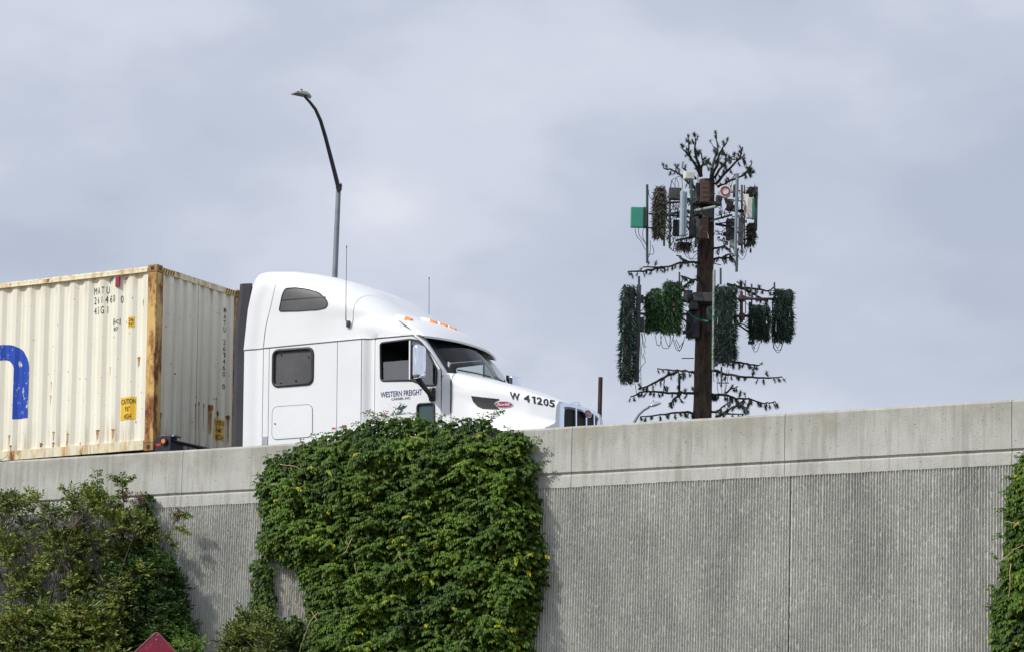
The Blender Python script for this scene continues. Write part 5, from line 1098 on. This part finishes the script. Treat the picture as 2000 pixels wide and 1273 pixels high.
# shrubs: stems to leaf clusters through the volume
def shrub(label, poly, ncl, nfr, nr, root, mat, L=.12, ll=.05, lw=.024, gap=.0, gs=2.2, upb=.35, seed=1, cat='shrub', mid=.6, pairs=3, cr=.13, inner=0):
    e = plant('shrub', label, cat); cl = []
    P2 = samp(poly, ncl, (lambda x, y: 1. if nz(x*.012, y*.012, gs, seed) > gap else .12) if gap > -1 else None)
    rt = Vector(W3(*root)); hubs = []
    st = MB(); nh = max(4, ncl//14); hp = samp(poly, nh)
    for x, y in hp:
        t = Vector(W3(x, y, random.uniform(*nr))); mid_ = rt.lerp(t, .55)+Vector((random.gauss(0, .12), random.gauss(0, .05), .1)); pts = [rt.lerp(mid_, k/4) for k in range(4)]+[mid_.lerp(t, k/4)+Vector((random.gauss(0, .015), 0, random.gauss(0, .015))) for k in range(5)]
        st.tube(pts, [lerp(.028, .008, i/8) for i in range(9)], 6); hubs += pts[3:]
    b, d, ls, vr = [], [], [], []
    for x, y in P2:
        n = random.uniform(*nr); c = Vector(W3(x, y, n)); h = min(hubs, key=lambda q: (q-c).length+max(0, q.z-c.z)); mdp = h.lerp(c, .5)+Vector((0, 0, -.03)); st.tube([h, mdp, c], [.007, .005, .003], 4)
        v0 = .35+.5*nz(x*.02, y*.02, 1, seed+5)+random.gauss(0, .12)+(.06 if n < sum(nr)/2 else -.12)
        ax = (c-h).normalized() if (c-h).length > 1e-3 else Vector((0, 0, 1))
        for _ in range(nfr):
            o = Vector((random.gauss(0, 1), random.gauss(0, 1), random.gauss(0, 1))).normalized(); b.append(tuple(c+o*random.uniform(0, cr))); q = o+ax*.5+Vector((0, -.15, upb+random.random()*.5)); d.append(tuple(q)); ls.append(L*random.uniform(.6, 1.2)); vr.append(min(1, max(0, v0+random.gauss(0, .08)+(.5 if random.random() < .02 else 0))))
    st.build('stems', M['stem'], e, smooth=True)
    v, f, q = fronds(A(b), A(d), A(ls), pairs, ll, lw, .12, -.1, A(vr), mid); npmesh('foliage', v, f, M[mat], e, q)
    if inner:
        P3 = samp(poly, inner); bb = A([W3(x, y, random.uniform(nr[0]*.6, nr[1])) for x, y in P3]); n_ = len(bb); v, f = leaflets(bb, rng.normal(0, 1, (n_, 3)), rng.normal(0, 1, (n_, 3)), rng.uniform(.07, .11, n_), rng.uniform(.04, .06, n_)); npmesh('inner_foliage', v, f, M['darkleaf'], e, np.repeat(rng.random(n_)*.4, 4))  # darker leaf colour inside paints the shade between the outer leaves
    return e
SA = [(-90, 1000), (-10, 985), (15, 972), (45, 968), (70, 985), (95, 985), (115, 975), (140, 950), (165, 952), (180, 935), (205, 940), (225, 975), (258, 1005), (295, 1015), (300, 1060), (262, 1085), (285, 1130), (250, 1170), (235, 1330), (-90, 1330)]
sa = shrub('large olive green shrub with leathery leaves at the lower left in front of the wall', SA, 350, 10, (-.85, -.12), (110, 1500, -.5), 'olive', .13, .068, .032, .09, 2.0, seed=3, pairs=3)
shoots(sa, [[(190, 1000), (190, 950), (190, 916)], [(190, 985), (175, 955), (165, 940)], [(192, 980), (205, 960)], [(150, 990), (140, 965), (120, 948)], [(60, 1000), (50, 975), (38, 966)], [(20, 1010), (12, 990)], [(90, 1000), (88, 978)], [(150, 970), (160, 948)]], n=-.7, L=.11, mat='olive', ll=.062)
sh = shrub('tall thin shrub branches carrying brown dried seed heads', [(232, 1000), (262, 1000), (285, 1010), (300, 1060), (270, 1080), (240, 1090), (225, 1050)], 26, 9, (-.45, -.15), (235, 1480, -.4), 'olive', .11, .06, .027, -2, seed=9, pairs=2)
stems(sh, [[(235, 1150), (240, 1080), (242, 1000), (239, 925)], [(265, 1060), (268, 1010), (274, 970)], [(296, 1108), (312, 1080), (328, 1050), (345, 1008)]], 'stem', 'stem', -.30, .010)
shoots(sh, [[(240, 975), (238, 940), (236, 922)], [(240, 945), (225, 932), (216, 924)], [(240, 945), (252, 935), (262, 930)], [(328, 1050), (336, 1040)], [(330, 1045), (318, 1040), (310, 1038)], [(340, 1030), (356, 1030), (368, 1040)], [(345, 1010), (360, 1000), (372, 1005)], [(326, 1060), (340, 1062), (345, 1058)], [(310, 1080), (330, 1085)], [(240, 1000), (225, 1010)], [(243, 1000), (258, 1000)]], n=-.31, L=.10, mat='olive', ll=.068)
for cx, cy, rx in ((245, 967, 16), (275, 971, 15), (346, 1003, 18), (198, 1056, 16), (232, 985, 9)):
    m = MB(); c = Vector(W3(cx, cy, -.34)); r_ = rx/135
    for _ in range(150):
        o = Vector((random.gauss(0, .45), random.gauss(0, .4), random.gauss(0, .42))); o = o if o.length < 1 else o.normalized(); p = c+o*r_; k = .0085
        m.add([p+Vector(q)*k for q in ((1, 0, 0), (-1, 0, 0), (0, 1, 0), (0, -1, 0), (0, 0, 1), (0, 0, -1))], [(0, 2, 4), (2, 1, 4), (1, 3, 4), (3, 0, 4), (2, 0, 5), (1, 2, 5), (3, 1, 5), (0, 3, 5)])
    for _ in range(16):
        o = Vector((random.gauss(0, .5), random.gauss(0, .4), random.gauss(0, .5))); m.tube([c-Vector((0, 0, r_*.8)), c+o*r_], .003, 4)
    m.build('seed_head', M['berry'], sh)
shrub('dense dark green bush right behind the red diamond sign', [(232, 1100), (262, 1085), (300, 1075), (335, 1095), (352, 1130), (358, 1170), (368, 1215), (376, 1255), (372, 1330), (215, 1330), (222, 1180)], 300, 13, (-.5, -.1), (300, 1500, -.35), 'darkleaf', .13, .055, .024, -2, seed=5, pairs=4, inner=6500)
shrub('bright green sprigs just right of the red diamond sign', [(345, 1262), (352, 1246), (370, 1240), (384, 1250), (384, 1330), (340, 1330)], 20, 9, (-1.3, -.9), (365, 1500, -1.1), 'vinelite', .10, .055, .026, -2, seed=6, pairs=3)
shrub('low glossy bush at the wall foot between bare wall and big vine', [(428, 1330), (435, 1268), (448, 1238), (468, 1222), (478, 1202), (505, 1196), (535, 1208), (548, 1235), (546, 1270), (555, 1330)], 85, 12, (-.9, -.2), (490, 1500, -.5), 'olive', .12, .06, .026, -2, seed=8, pairs=3, inner=900)
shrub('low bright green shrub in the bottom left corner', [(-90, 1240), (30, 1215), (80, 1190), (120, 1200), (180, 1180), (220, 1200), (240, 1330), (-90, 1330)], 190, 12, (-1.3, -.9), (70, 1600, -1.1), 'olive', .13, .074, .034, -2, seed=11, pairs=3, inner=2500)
tg = plant('dry_twig', 'tiny dry twig poking over the parapet at the left picture edge', 'twig'); stems(tg, [[(-20, 897, .0), (5, 896, .0), (16, 888, .0)], [(-5, 897, .0), (12, 900, .0), (17, 898, .0)]], 'stem', 'twig', 0, .005)
